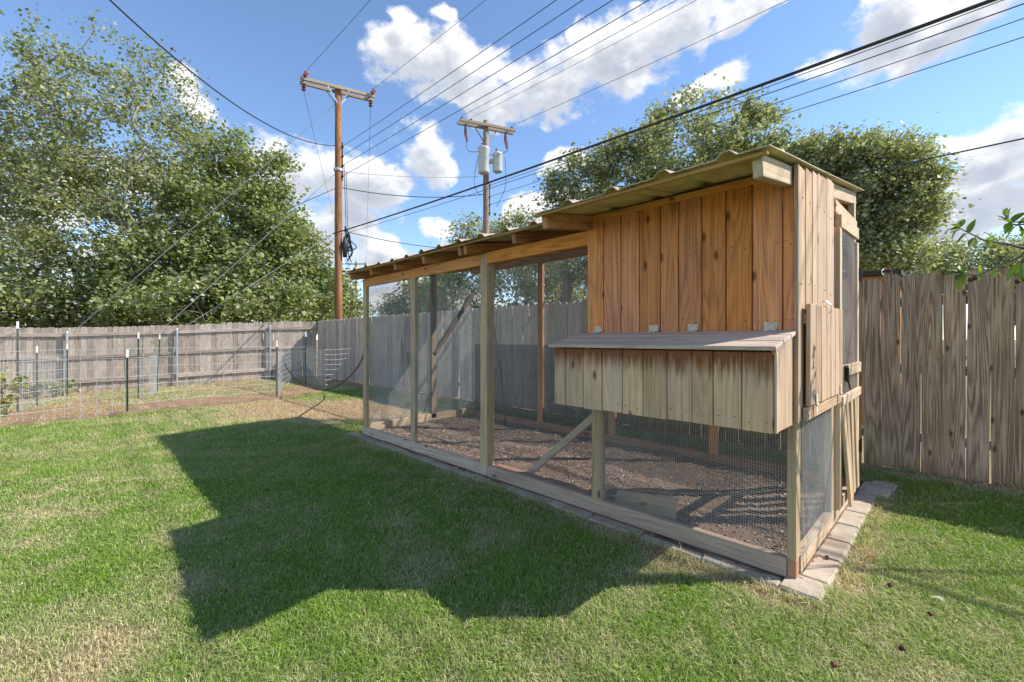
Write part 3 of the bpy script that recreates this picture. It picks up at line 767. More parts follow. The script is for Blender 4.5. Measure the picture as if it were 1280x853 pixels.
for Z in (1.72, .42):
    hg = MB(); hg.bar(V3(DX+.022, 1.69, Z), V3(DX+.022, 1.77, Z), .09, .006, ux); hg.tube([V3(DX+.026, 1.722, Z-.05), V3(DX+.026, 1.722, Z+.05)], .008, 8)
    hg.build('hinge', M_['blackmetal'], door)
board('lintel', V3(-.008, .95, 2.095), V3(-.008, YB, 2.105), .085, .03, ux, M_['lightwood'], coop)
# clutter that belongs to the run
def build_soil():
    nx, ny = 150, 60; X, Y = np.meshgrid(np.linspace(XE+.03, -.04, nx), np.linspace(.03, YB-.02, ny), indexing='ij')
    Z = .045+.075*(fbm(X*1.3+3, Y*1.3+7, 4)-.45)+.03*(fbm(X*7, Y*7, 2)-.5)
    Z = Z+.03*np.exp(-((X+2.6)**2+(Y-.75)**2)/.5)
    Z = np.maximum(Z, .025)
    V = np.stack([X, Y, Z], -1).reshape(-1, 3); i, j = np.meshgrid(np.arange(nx-1), np.arange(ny-1), indexing='ij'); a = (i*ny+j).ravel()
    o = obj('soil', mesh_np('soil', V, np.stack([a, a+ny, a+ny+1, a+1], -1), True), M_['soil']); tag(o, kind='structure')
    for (x0, x1, y0, y1, nx2, ny2, up, ph) in ((XE-.05, .0, -.05, .006, 220, 6, .033, 0), (-.004, .02, -.02, 1.75, 5, 90, .034, 40)):
        X2, Y2 = np.meshgrid(np.linspace(x0, x1, nx2), np.linspace(y0, y1, ny2), indexing='ij')
        Z2 = up+.022*(fbm(X2*6+ph, Y2*22+3, 3)-.5)-.012*np.clip(-X2/4.7, 0, 1)*(ph == 0)
        V2 = np.stack([X2, Y2, Z2], -1).reshape(-1, 3); i2, j2 = np.meshgrid(np.arange(nx2-1), np.arange(ny2-1), indexing='ij'); a2 = (i2*ny2+j2).ravel()
        tag(obj('soil', mesh_np('soil', V2, np.stack([a2, a2+ny2, a2+ny2+1, a2+1], -1), True), M_['soil']), kind='structure')
    # chips and litter
    n = 46000; x = RNG.uniform(XE+.06, -.05, n); y = RNG.uniform(.05, YB-.04, n)
    ix = np.clip(((x-(XE+.03))/(-.04-XE-.03)*(nx-1)).astype(int), 0, nx-1); iy = np.clip(((y-.03)/(YB-.05)*(ny-1)).astype(int), 0, ny-1)
    z = Z[ix, iy]+.004
    dens = fbm(x*1.8+31, y*1.8+2, 3); k = RNG.random(n) < np.clip((dens-.22)*3.2, .2, 1); x, y, z = x[k], y[k], z[k]; n = len(x)
    L = RNG.uniform(.004, .010, n)*RNG.choice([1, 1, 1, 1.9], n); w = L*RNG.uniform(.25, .7, n); t = L*RNG.uniform(.12, .35, n)
    a = RNG.uniform(0, 6.283, n); ti = RNG.normal(0, .35, n)
    ex = np.stack([np.cos(a)*np.cos(ti), np.sin(a)*np.cos(ti), np.sin(ti)], 1); ey = np.stack([-np.sin(a), np.cos(a), RNG.normal(0, .3, n)], 1); ez = np.cross(ex, ey)
    P = np.stack([x, y, z], 1)
    V = np.empty((n, 6, 3)); V[:, 0] = P-ex*L[:, None]; V[:, 1] = P+ex*L[:, None]; V[:, 2] = P-ey*w[:, None]; V[:, 3] = P+ey*w[:, None]; V[:, 4] = P-ez*t[:, None]; V[:, 5] = P+ez*t[:, None]
    tri = np.array([[0, 2, 5], [2, 1, 5], [1, 3, 5], [3, 0, 5], [2, 0, 4], [1, 2, 4], [3, 1, 4], [0, 3, 4]])
    F = (np.arange(n)[:, None, None]*6+tri[None]).reshape(-1, 3)
    base = np.array([[.34, .245, .17], [.22, .145, .10], [.46, .36, .27], [.14, .09, .065], [.54, .45, .35]])[RNG.integers(0, 5, n)]*(.7+.6*RNG.random((n, 1)))
    o = obj('wood_chips', mesh_np('wood_chips', V.reshape(-1, 3), F, False, np.repeat(base[:, None], 6, 1).reshape(-1, 3)), M_['chip'])
    tag(o, 'brown wood chips and gravel litter covering the run floor', 'mulch', kind='stuff')
    return Z
build_soil()
def tnz(o, label, cat, group=None): return tag(o, label, cat, group)
a0, a1 = gp(725, 517, .55), gp(637, 577, .10)
o = board('ramp_pole', V3(-1.30, .46, .78), V3(-2.02, .22, .08), .055, .04, uy, M_['treated'], None); tnz(o, 'slanted wooden pole leaning from the hen house down to the run floor', 'pole')
p = gp(808, 634, .10)
o = board('loose_plank', p+V3(-.20, -.06, .0), p+V3(.18, .06, .012), .16, .035, V3(.15, -.75, .7), M_['treated'], None); tnz(o, 'short grey plank lying tilted on the chips behind the front sill', 'plank')
p = gp(835, 577, .06)
bk = MB(); bk.tube([p+V3(-.07, 0, 0), p+V3(-.05, 0, .012), p+V3(0, .01, .02), p+V3(.05, 0, .01), p+V3(.07, 0, 0)], [.01, .035, .045, .03, .01], 7)
tag(bk.build('brick_piece', M_['brick']), 'broken orange brick piece half buried in the run litter', 'brick')
rd = MB(); rd.tube([on_y(632, 532, 1.45), on_y(627, 470, 1.60), on_y(616, 400, 1.70)], .011, 7)
tag(rd.build('metal_rod', M_['black']), 'thin black rod leaning against the back of the run', 'rod')
rd = MB(); rd.tube([gp(487, 496, .05)+V3(-.25, .0, 0), gp(515, 500, .06)], .02, 7)

# ------------------------------------------------------------------ fences
def picket_mesh(L, w, t, mat, variant, dog=.028):
    rr = random.Random(variant*31+int(L*100)+int(w*1000)); key = ('picket', round(L, 2), round(w, 3), variant, mat.name)
    if key in MESHMAT: return MESHMAT[key]
    nseg = 6; up = []; lo = []
    for i in range(nseg+1):
        x = -L/2+(L-dog)*i/nseg; j = rr.uniform(-.0025, .0025)
        up.append((x, w/2+j)); lo.append((x, -w/2+j+rr.uniform(-.0015, .0015)))
    tip = [(L/2, w/2-dog), (L/2, -w/2+dog)]
    tip[0] = (L/2+rr.uniform(-.004, .003), w/2-dog*.9)
    outl = lo + [tip[1], tip[0]] + up[::-1]
    n = len(outl); bow = rr.uniform(-.006, .006)
    def zz(x): return bow*(1-(2*x/L)**2)
    V = [(x, y, zz(x)-t/2) for x, y in outl]+[(x, y, zz(x)+t/2) for x, y in outl]
    F = []
    # strips across the board
    m = len(lo)
    for i in range(m-1):
        a, b = i, i+1; c, d = n-1-(i+1), n-1-i
        F.append((a, d, c, b)); F.append((n+a, n+b, n+c, n+d))
    F.append((m-1, n-m, m+1, m)); F.append((n+m-1, n+m, n+m+1, n+n-m))
    for i in range(n):
        j = (i+1) % n; F.append((i, j, n+j, n+i))
    me = mesh_pd('picket', V, F); me.materials.append(mat)
    bm = bmesh.new(); bm.from_mesh(me); bmesh.ops.recalc_face_normals(bm, faces=bm.faces); bm.to_mesh(me); bm.free()
    MESHMAT[key] = me; return me

FYB = 3.0
bf = thing('wooden_fence', (-5, FYB, 0), 'tall weathered fence of vertical dog-eared boards behind the chicken coop', 'fence')
x = 4.6; k = 0
bot = []
while x > -14.3:
    w = .138+random.uniform(-.004, .006); old = x < -2.5
    gap = random.choice((.001, .003, .005, .009)) if not old else random.choice((.001, .002, .003, .009))
    L = 1.83+random.uniform(-.012, .012)
    ti = random.gauss(0, .004) + (random.gauss(0, .012) if random.random() < (.18 if old else .08) else 0)
    xc = x-w/2
    M = Matrix.Translation((xc, FYB+random.uniform(-.004, .004)-(.012 if k % 7 == 3 else 0), .005+L/2+random.uniform(-.015, .012)))
    R = Matrix(((0, 1, 0), (0, 0, 1), (1, 0, 0))).to_4x4()
    M = M @ Matrix.Rotation(ti, 4, 'Y') @ Matrix.Rotation(random.gauss(0, .004), 4, 'X') @ R
    obj('picket', picket_mesh(round(L, 2), round(w, 3), .017, M_['picket_old' if old else 'picket'], k % 5), None, bf, M)
    x -= w+gap; k += 1
for z in (.32, .95, 1.58):
    for (a, b) in ((-14.3, -9.5), (-9.49, -4.7), (-4.69, 0.1), (.11, 4.6)):
        board('rail', V3(a, FYB+.03, z), V3(b, FYB+.03, z+random.uniform(-.01, .01)), .085, .04, uy, M_['picket_old'], bf)
for X in (-13.1, -10.7, -8.3, -5.9, -3.5, -1.1, 1.3, 3.7):
    b = MB(); b.tube([V3(X, FYB+.085, -.1), V3(X, FYB+.085, 1.72)], .03, 10); b.build('post', M_['galv'], bf)

# left fence: seen from its rail side
L0 = W(-6.45, 14.45); LD = Vector((-(0.927*RX+0.374*FX), -(0.927*RY+0.374*FY), 0)).normalized()   # towards the left of the view
LN = Vector((LD.y, -LD.x, 0));
if LN.dot(Vector((CX, CY, 0))-L0) < 0: LN = -LN                                                  # yard side
lf = thing('wooden_fence', tuple(L0), 'old grey board fence with horizontal rails on steel posts along the garden', 'fence')
s = .02; k = 0; LEN = 10.5
def lgz(p): return float(gz(np.array([p.x]), np.array([p.y]))[0])
while s < LEN:
    w = .138+random.uniform(-.004, .004); p = L0+LD*(s+w/2)-LN*.03; z0 = lgz(p)
    L = 1.83+random.uniform(-.01, .01)
    X = Vector((0, 0, 1)); Z = LN; Y = Z.cross(X)
    M = Matrix((X, Y, Z)).transposed().to_4x4(); M.translation = p+Vector((0, 0, z0+L/2-.01+random.uniform(-.01, .01)))
    M = M @ Matrix.Rotation(random.gauss(0, .004), 4, 'Z')
    obj('picket', picket_mesh(round(L, 2), round(w, 3), .016, M_['picket_old'], k % 5), None, lf, M)
    s += w+random.choice((.001, .002, .004)); k += 1
sts = []
def s_at(px):   # where the view column px meets the fence line
    a = (px-PX0)/FOC; lo, hi = 0, 12
    for _ in range(40):
        m = (lo+hi)/2; q = L0+LD*m; r = (q.x-CX)*RX+(q.y-CY)*RY; f = (q.x-CX)*FX+(q.y-CY)*FY
        if r/f > a: lo = m
        else: hi = m
    return lo
PS = [s_at(338), s_at(222), s_at(85)]; PS += [PS[-1]+2.4]
rs = [.03]+PS[:-1]+[LEN]
for a, b in zip(rs[:-1], rs[1:]):
    for h, ww in ((.30, .10), (.98, .085), (1.60, .085)):
        pa = L0+LD*(a+.004); pb = L0+LD*(b-.004)
        board('rail', pa+Vector((0, 0, lgz(pa)+h)), pb+Vector((0, 0, lgz(pb)+h)), ww, .038, LN, M_['picket_old'], lf)
for q in PS:
    p = L0+LD*q+LN*.052; z0 = lgz(p)
    b = MB(); b.tube([p+Vector((0, 0, z0-.2)), p+Vector((0, 0, z0+1.68)), p+Vector((0, 0, z0+1.70))], [.031, .031, .022], 12); b.build('post', M_['galv'], lf)

# boards leaning on the back fence
for (px, py, qx, qy, w, mt, lab) in ((503, 489, 508, 398, .05, 'redwood', 'narrow reddish board leaning upright against the back fence'),
                                     (496, 489, 500, 425, .12, 'picket_old', 'grey fence board leaning askew against the back fence'),
                                     (512, 490, 506, 440, .09, 'picket_old', 'short grey plank leaning beside the narrow reddish board')):
    b0 = on_y(px, py, 2.72); b0.z = .01; b1 = on_y(qx, qy, 2.955)
    o = board('leaning_board', b0, b1, w, .018, -uy, M_[mt], None); tag(o, lab, 'board')
b0 = gp(489, 492, .03)
o = board('wood_block', b0+V3(-.15, .02, 0), b0+V3(.15, -.05, .03), .13, .05, V3(0, -.4, 1), M_['picket_old'], None); tag(o, 'thick grey wood offcut lying at the foot of the leaning boards', 'wood')

# ------------------------------------------------------------------ wire garden fence
gf = thing('garden_wire_fence', tuple(gp(159, 518)), 'grey welded wire garden fence on green stakes along the dry bed', 'wire fence')
def tpost(px, py, py_top, parent, mat='tpost', label=None, lean=(0, 0)):
    p = gp(px, py, 0.0); p.z = lgz(p); f = (p.x-CX)*FX+(p.y-CY)*FY; top = H-(py_top-PY0)/FOC*f
    b = MB(); q = Vector((p.x+lean[0], p.y+lean[1], top-.13)); d = (q-p).normalized()
    b.bar(p-d*.15, q, .034, .006, Vector((RX, RY, 0))); b.bar(p-d*.15, q, .006, .034, Vector((RX, RY, 0)))
    t = b.build('stake', M_[mat], parent)
    b = MB(); b.bar(q, q+d*.13, .036, .008, Vector((RX, RY, 0))); b.bar(q, q+d*.13, .008, .036, Vector((RX, RY, 0)))
    b.build('white_tip', M_['white'], t); return p
for a in ((159, 518, 437, 'tpost'), (346, 499, 426, 'tpostgrey'), (382, 482, 415, 'tpost')): tpost(a[0], a[1], a[2], gf, a[3])
def wire_run(pts, h, name, parent, step=.20, row=.15, r=.0032, taper_end=0):
    b = MB(); path = []
    for a, c in zip(pts[:-1], pts[1:]):
        n = max(1, int(round((c-a).length/step)))
        for i in range(n): path.append(a.lerp(c, i/n))
    path.append(pts[-1])
    base = [Vector((p.x, p.y, lgz(p)+.02)) for p in path]
    rows = [row*i for i in range(int(h/row)+1)]
    N_ = len(base)
    for j, z in enumerate(rows):
        e = N_ - (max(0, int(taper_end*(len(rows)-1-j)/len(rows))) if taper_end else 0)
        b.tube([p+Vector((.004*math.sin(i*1.7+j), .004*math.cos(i*2.1+j), z+.006*math.sin(i*.9+j*.3))) for i, p in enumerate(base[:max(2, e)])], r, 4, False)
    for i, p in enumerate(base): b.tube([p, p+Vector((.006*math.sin(i*3.3), .006*math.cos(i*2.7), rows[-1]))], r, 4, False)
    return b.build(name, M_['mesh'], parent)
wire_run([gp(-80, 547), gp(0, 533), gp(80, 524), gp(159, 518), gp(250, 508), gp(346, 499)], 1.05, 'welded_wire', gf)
wire_run([gp(346, 499), gp(352, 487), gp(364, 478), gp(382, 478), gp(396, 485), gp(407, 489), gp(432, 486), gp(448, 483)], 1.05, 'welded_wire', gf, step=.16, row=.12)
g2 = thing('garden_wire_cage', tuple(gp(185, 494)), 'narrow roll of pale wire strung between two dark stakes before the board fence', 'wire fence')
tpost(173, 494, 416, g2); tpost(196, 484, 418, g2, lean=(.05, .05))
wire_run([gp(173, 494), gp(178, 496), gp(186, 496), gp(192, 490), gp(196, 484)], .95, 'welded_wire', g2, step=.07, row=.10, r=.0022)
g3 = thing('garden_trellis_fence', tuple(gp(22, 507)), 'wire mesh trellis on dark stakes at the garden corner with yellow flowers', 'wire fence')
tpost(46, 499, 433, g3, 'tpostgrey'); tpost(22, 507, 402, g3, 'tpostgrey'); tpost(84, 484, 430, g3)
wire_run([gp(-30, 517), gp(22, 507), gp(46, 499), gp(66, 490), gp(84, 484)], 1.08, 'welded_wire', g3, step=.12, row=.15, r=.0026)

# ridge of soil under the wire
def build_ridge():
    pts = [gp(-120, 553), gp(0, 533), gp(80, 525), gp(159, 518), gp(250, 508), gp(346, 499), gp(407, 489)]
    b = MB(); P = []
    for a, c in zip(pts[:-1], pts[1:]):
        for i in range(12):
            q = a.lerp(c, i/12); P.append(Vector((q.x, q.y, lgz(q)-.01+random.uniform(-.008, .008))))
    b.tube(P, [.05+random.uniform(-.014, .016) for _ in P], 7)
    o = b.build('soil_ridge', M_['soil'], None, True); tag(o, kind='structure')
build_ridge()

# hose
h = MB(); pts = [at_f(356, 455, 9.6), at_f(366, 470, 9.6), at_f(381, 482, 9.6), at_f(395, 486.5, 9.7), at_f(410, 487.5, 9.7), at_f(425, 481, 9.0), at_f(438, 470, 8.2), at_f(449, 456, 7.2), on_x(456, 440, -4.74)]
def smooth_pts(pts, n=6):
    out = []
    for i in range(len(pts)-1):
        p0 = pts[max(i-1, 0)]; p1 = pts[i]; p2 = pts[i+1]; p3 = pts[min(i+2, len(pts)-1)]
        for k in range(n):
            t = k/n; out.append(.5*((2*p1)+(p2-p0)*t+(2*p0-5*p1+4*p2-p3)*t*t+(3*p1-p0-3*p2+p3)*t**3))
    return out+[pts[-1]]
h.tube(smooth_pts(pts), .014, 7)
tag(h.build('garden_hose', M_['black'], None, True), 'black hose drooping from the coop end post to the wire fence', 'hose')

# ------------------------------------------------------------------ trees
def branch_tube(V, F, pts, rads, sides):
    b = MB(); b.tube(pts, rads, sides, False); o = len(V); V.extend(b.V); F.extend(tuple(i+o for i in f) for f in b.F)
def leaves(P, size, cols, droop=.3, rng=RNG, aspect=.42):
    n = len(P); a = rng.uniform(0, 6.283, n); e = rng.normal(-droop, .5, n); L = size*rng.choice([.55, .8, 1.0, 1.35], n)*rng.uniform(.8, 1.15, n)
    d = np.stack([np.cos(a)*np.cos(e), np.sin(a)*np.cos(e), np.sin(e)], 1)
    up = rng.normal(0, .55, (n, 3)); up[:, 2] += 1
    s = np.cross(d, up); s /= np.linalg.norm(s, axis=1)[:, None]+1e-9; nn = np.cross(s, d)
    w = (L*aspect)[:, None]; L = L[:, None]
    V = np.empty((n, 4, 3)); V[:, 0] = P; V[:, 1] = P+d*L*.45+s*w+nn*w*.35; V[:, 2] = P+d*L; V[:, 3] = P+d*L*.45-s*w+nn*w*.35
    b = np.arange(n)[:, None]*4
    F = np.concatenate([b+np.array([[0, 1, 2]]), b+np.array([[0, 2, 3]])], 0)
    return V.reshape(-1, 3), F, np.repeat(cols[:, None], 4, 1).reshape(-1, 3)
def tree(name, base, ells, nat, nleaf, lsize, greens, label, group=None, trunk_r=.16, fork=.3, seed=1, bark='bark', spread=.36, sparse_top=0.0, extra=(), shell=.55, twig=1.0):
    """base: foot of the trunk; ells: (centre offset, radii) of the crown lobes; twigs grow towards points spread through them"""
    rg = np.random.default_rng(seed); A = []
    vol = np.array([e[1][0]*e[1][1]*e[1][2] for e in ells])**.8; vol /= vol.sum()
    while len(A) < nat:
        e = ells[rg.choice(len(ells), p=vol)]; d = rg.normal(0, 1, 3); d /= np.linalg.norm(d)
        r = rg.random()**(1/3*shell); p = np.array(e[0])+d*r*np.array(e[1])
        if p[2] > .5: A.append(p)
    for e in extra: A.append(np.array(e))
    A = np.array(A); top = A[:, 2].max(); f0 = np.array([0, 0, fork*top])
    nodes = [np.array([0, 0, 0.]), f0*.35+np.array([.03, .02, 0]), f0*.7, f0]; par = [-1, 0, 1, 2]
    order = np.argsort(np.linalg.norm(A-f0, axis=1)*(.8+.4*rg.random(len(A))))
    NP = np.array(nodes); ends = []
    for i in order:
        p = A[i]; dist = np.linalg.norm(NP-p, axis=1)+(NP[:, 2] > p[2]+.6)*1.0; dist[:3] += 50
        j = int(np.argmin(dist)); q = NP[j]; L = np.linalg.norm(p-q); ns = max(1, int(L/.5)); prev = j
        side = rg.normal(0, .10*L, 3)
        for k in range(1, ns+1):
            t = k/ns; c = q+(p-q)*t+side*math.sin(math.pi*t)+np.array([0, 0, .10*L*math.sin(math.pi*t)]); NP = np.vstack([NP, c]); par.append(prev); prev = len(NP)-1
        ends.append(prev)
    n = len(NP); cnt = np.zeros(n); kids = [[] for _ in range(n)]
    for i in range(1, n): kids[par[i]].append(i)
    cnt[ends] = 1
    for i in range(n-1, 0, -1): cnt[par[i]] += cnt[i]
    R = trunk_r*np.sqrt(np.maximum(cnt, .3)/cnt[0])*.95+.006; R[0] = trunk_r*1.25
    V = []; F = []
    def chain(i0, start):
        pts = [NP[i0], NP[start]]; rs = [min(R[i0], R[start]*1.15), R[start]]; c = start; todo = []
        while kids[c]:
            ks = sorted(kids[c], key=lambda k: -cnt[k]); nx = ks[0]; todo += [(c, k) for k in ks[1:]]
            pts.append(NP[nx]); rs.append(R[nx]); c = nx
        branch_tube(V, F, pts, rs, 8 if rs[0] > .07 else (5 if rs[0] > .025 else 3)); return todo
    st = [(0, 1)]
    while st: st += chain(*st.pop())
    # twigs at the tips
    for i in ends:
        for _ in range(int(4*twig)):
            d = rg.normal(0, 1, 3); d[2] += .5; d /= np.linalg.norm(d); a = NP[i]; L = rg.uniform(.25, .6)*spread/.36
            branch_tube(V, F, [a, a+d*L*.5+rg.normal(0, .03, 3), a+d*L], [.012, .009, .005], 3)
    root = thing(name, tuple(base), label, 'tree', group); B = np.array(base)
    obj('trunk', mesh_np('trunk', np.array([tuple(v) for v in V])+B, np.array(F), True), M_[bark], root)
    E = NP[ends]; hfac = (E[:, 2]-E[:, 2].min())/(np.ptp(E[:, 2])+1e-6)
    per = (nleaf/len(E)*(.35+1.3*rg.random(len(E)))*(1-sparse_top*hfac)).astype(int)
    idx = np.repeat(np.arange(len(E)), per)
    P = E[idx]+rg.normal(0, spread, (len(idx), 3))*np.array([1, 1, .75])
    P = P[P[:, 2] > .1]
    cl = rg.random(len(E)); base_c = np.array(greens)[rg.integers(0, len(greens), len(P))]
    col = base_c*(.72+.5*rg.random((len(P), 1)))
    LV, LF, LC = leaves(P+B, lsize, col, rng=rg)
    obj('crown', mesh_np('crown', LV, LF, False, LC), M_['leaf'], root); return root
G1 = [(0.218, 0.259, 0.086), (0.172, 0.207, 0.069), (0.31, 0.333, 0.138), (0.31, 0.322, 0.196), (0.46, 0.448, 0.322)]
G2 = [(0.184, 0.23, 0.075), (0.23, 0.276, 0.092), (0.31, 0.345, 0.138), (0.437, 0.437, 0.299)]
G3 = [(.22, .25, .115), (.27, .295, .14), (.34, .355, .19), (.46, .45, .34)]
_old = [(0.196, 0.23, 0.092), (0.241, 0.276, 0.109), (0.322, 0.345, 0.161), (0.471, 0.46, 0.333)]
def pc(px, py, f, base): # crown centre offset from a pixel at a distance
    v = at_f(px, py, f)-Vector(base); return np.array((v.x, v.y, v.z))
def sc(f, hw): return hw/FOC*f
def crown(base, f, lst):
    out = []
    for (px, py, hw, hh, dz) in lst: out.append((pc(px, py, f+dz, base), (sc(f, hw), sc(f, hw)*.9, sc(f, hh))))
    return out
b = W(-17.5, 19.5, -.25)
tree('elm_tree', b, crown(b, 19.5, [(40, 300, 135, 115, 0), (150, 300, 110, 110, -1), (150, 185, 130, 90, 1), (20, 190, 90, 85, 0), (95, 110, 60, 60, 0), (205, 120, 55, 50, 1), (230, 215, 50, 60, 0), (-60, 260, 110, 130, 0), (60, 385, 160, 40, -1)]),
     860, 92000, .14, G1, 'tall spreading tree with thin crown and bare twigs behind the old grey fence', 'trees beyond the fences', .30, .18, 3, 'twigbark', .36, .34,
     [pc(45, 25, 19.5, b), pc(70, 55, 19.5, b), pc(118, 35, 19.5, b), pc(155, 50, 19.5, b), pc(90, 70, 19.5, b), pc(8, 60, 19.5, b), pc(168, 68, 20, b), pc(205, 80, 20, b)])
b = W(-11.3, 19.5, -.2)
tree('hedge_tree', b, crown(b, 19.5, [(315, 330, 95, 75, 0), (280, 260, 65, 75, 0), (285, 195, 36, 30, 0), (355, 285, 45, 55, 0), (225, 345, 90, 60, -1), (385, 360, 40, 45, 0), (330, 230, 40, 45, 0), (300, 385, 130, 30, -1)]),
     520, 80000, .155, G2, 'dense leafy green tree beside the tall utility pole with two crossarm insulators', 'trees beyond the fences', .20, .12, 5, 'bark', .33, .2)
b = W(-19.5, 17.2, -.3)
tree('hedge_shrub', b, crown(b, 17.2, [(20, 385, 90, 32, 0), (110, 385, 90, 32, 0), (-70, 380, 70, 40, 0), (190, 390, 60, 24, 0)]),
     260, 26000, .14, G2, 'low leafy shrub mass showing just over the old grey fence below the thin tree', 'trees beyond the fences', .10, .10, 31, 'bark', .30, 0)
b = W(2.9, 24.0, 0)
tree('elm_tree', b, crown(b, 24, [(760, 250, 75, 70, 0), (700, 265, 32, 50, 0), (870, 175, 85, 50, 1), (830, 220, 95, 60, 0), (930, 190, 55, 50, 0), (880, 260, 110, 60, 0), (960, 260, 50, 50, 0), (800, 330, 110, 40, 0)]),
     560, 64000, .18, G3, 'wide open-crowned tree rising behind the middle of the coop roof', 'trees beyond the fences', .30, .22, 8, 'bark', .36, .15, shell=.5)
b = W(17.2, 21.0, 0)
tree('elm_tree', b, crown(b, 21, [(1060, 255, 85, 75, 0), (1035, 197, 50, 30, 0), (1085, 222, 55, 45, 0), (1115, 268, 42, 48, 0), (1000, 222, 34, 40, 0), (1060, 330, 75, 28, 0)]),
     520, 76000, .15, G3, 'rounded full tree behind the coop end with the screen door', 'trees beyond the fences', .26, .2, 12, 'bark', .33, .1, shell=.5)
b = W(34, 30.0, 0)
tree('low_tree', b, crown(b, 30, [(1200, 335, 80, 30, 0), (1270, 330, 70, 32, 0), (1150, 345, 30, 20, 0), (1330, 330, 60, 40, 0)]),
     220, 24000, .20, G3, 'low dark tree showing just above the tall fence boards', 'trees beyond the fences', .22, .2, 14, 'barkdark', .5, 0)
b = W(-1.3, 31.0, 0)
tree('shade_tree', b, crown(b, 31, [(620, 300, 55, 28, 0), (650, 300, 40, 30, 0), (585, 345, 40, 40, 0), (640, 350, 80, 50, 0), (700, 350, 50, 45, 0), (560, 385, 50, 25, 0), (560, 350, 20, 15, 0)]),
     240, 30000, .20, G3, 'dark bushy tree seen beyond the run behind the transformer pole', 'trees beyond the fences', .25, .2, 17, 'barkdark', .5, .1)
b = W(-11.5, 52.0, 0)
tree('shade_tree', b, crown(b, 52, [(527, 375, 35, 30, 0), (550, 390, 30, 20, 0), (500, 388, 22, 14, 0), (540, 360, 22, 22, 0)]),
     110, 11000, .32, G3, 'small distant tree framed between the two far run posts', 'trees beyond the fences', .3, .2, 19, 'barkdark', .7, 0)
b = W(-20, 44.0, 0)
tree('shade_tree', b, crown(b, 44, [(418, 370, 24, 36, 0), (440, 388, 18, 16, 0), (400, 375, 30, 30, 0)]),
     90, 9000, .30, G1, 'bright green distant tree behind the tall utility pole foot', 'trees beyond the fences', .25, .2, 23, 'bark', .6, 0)

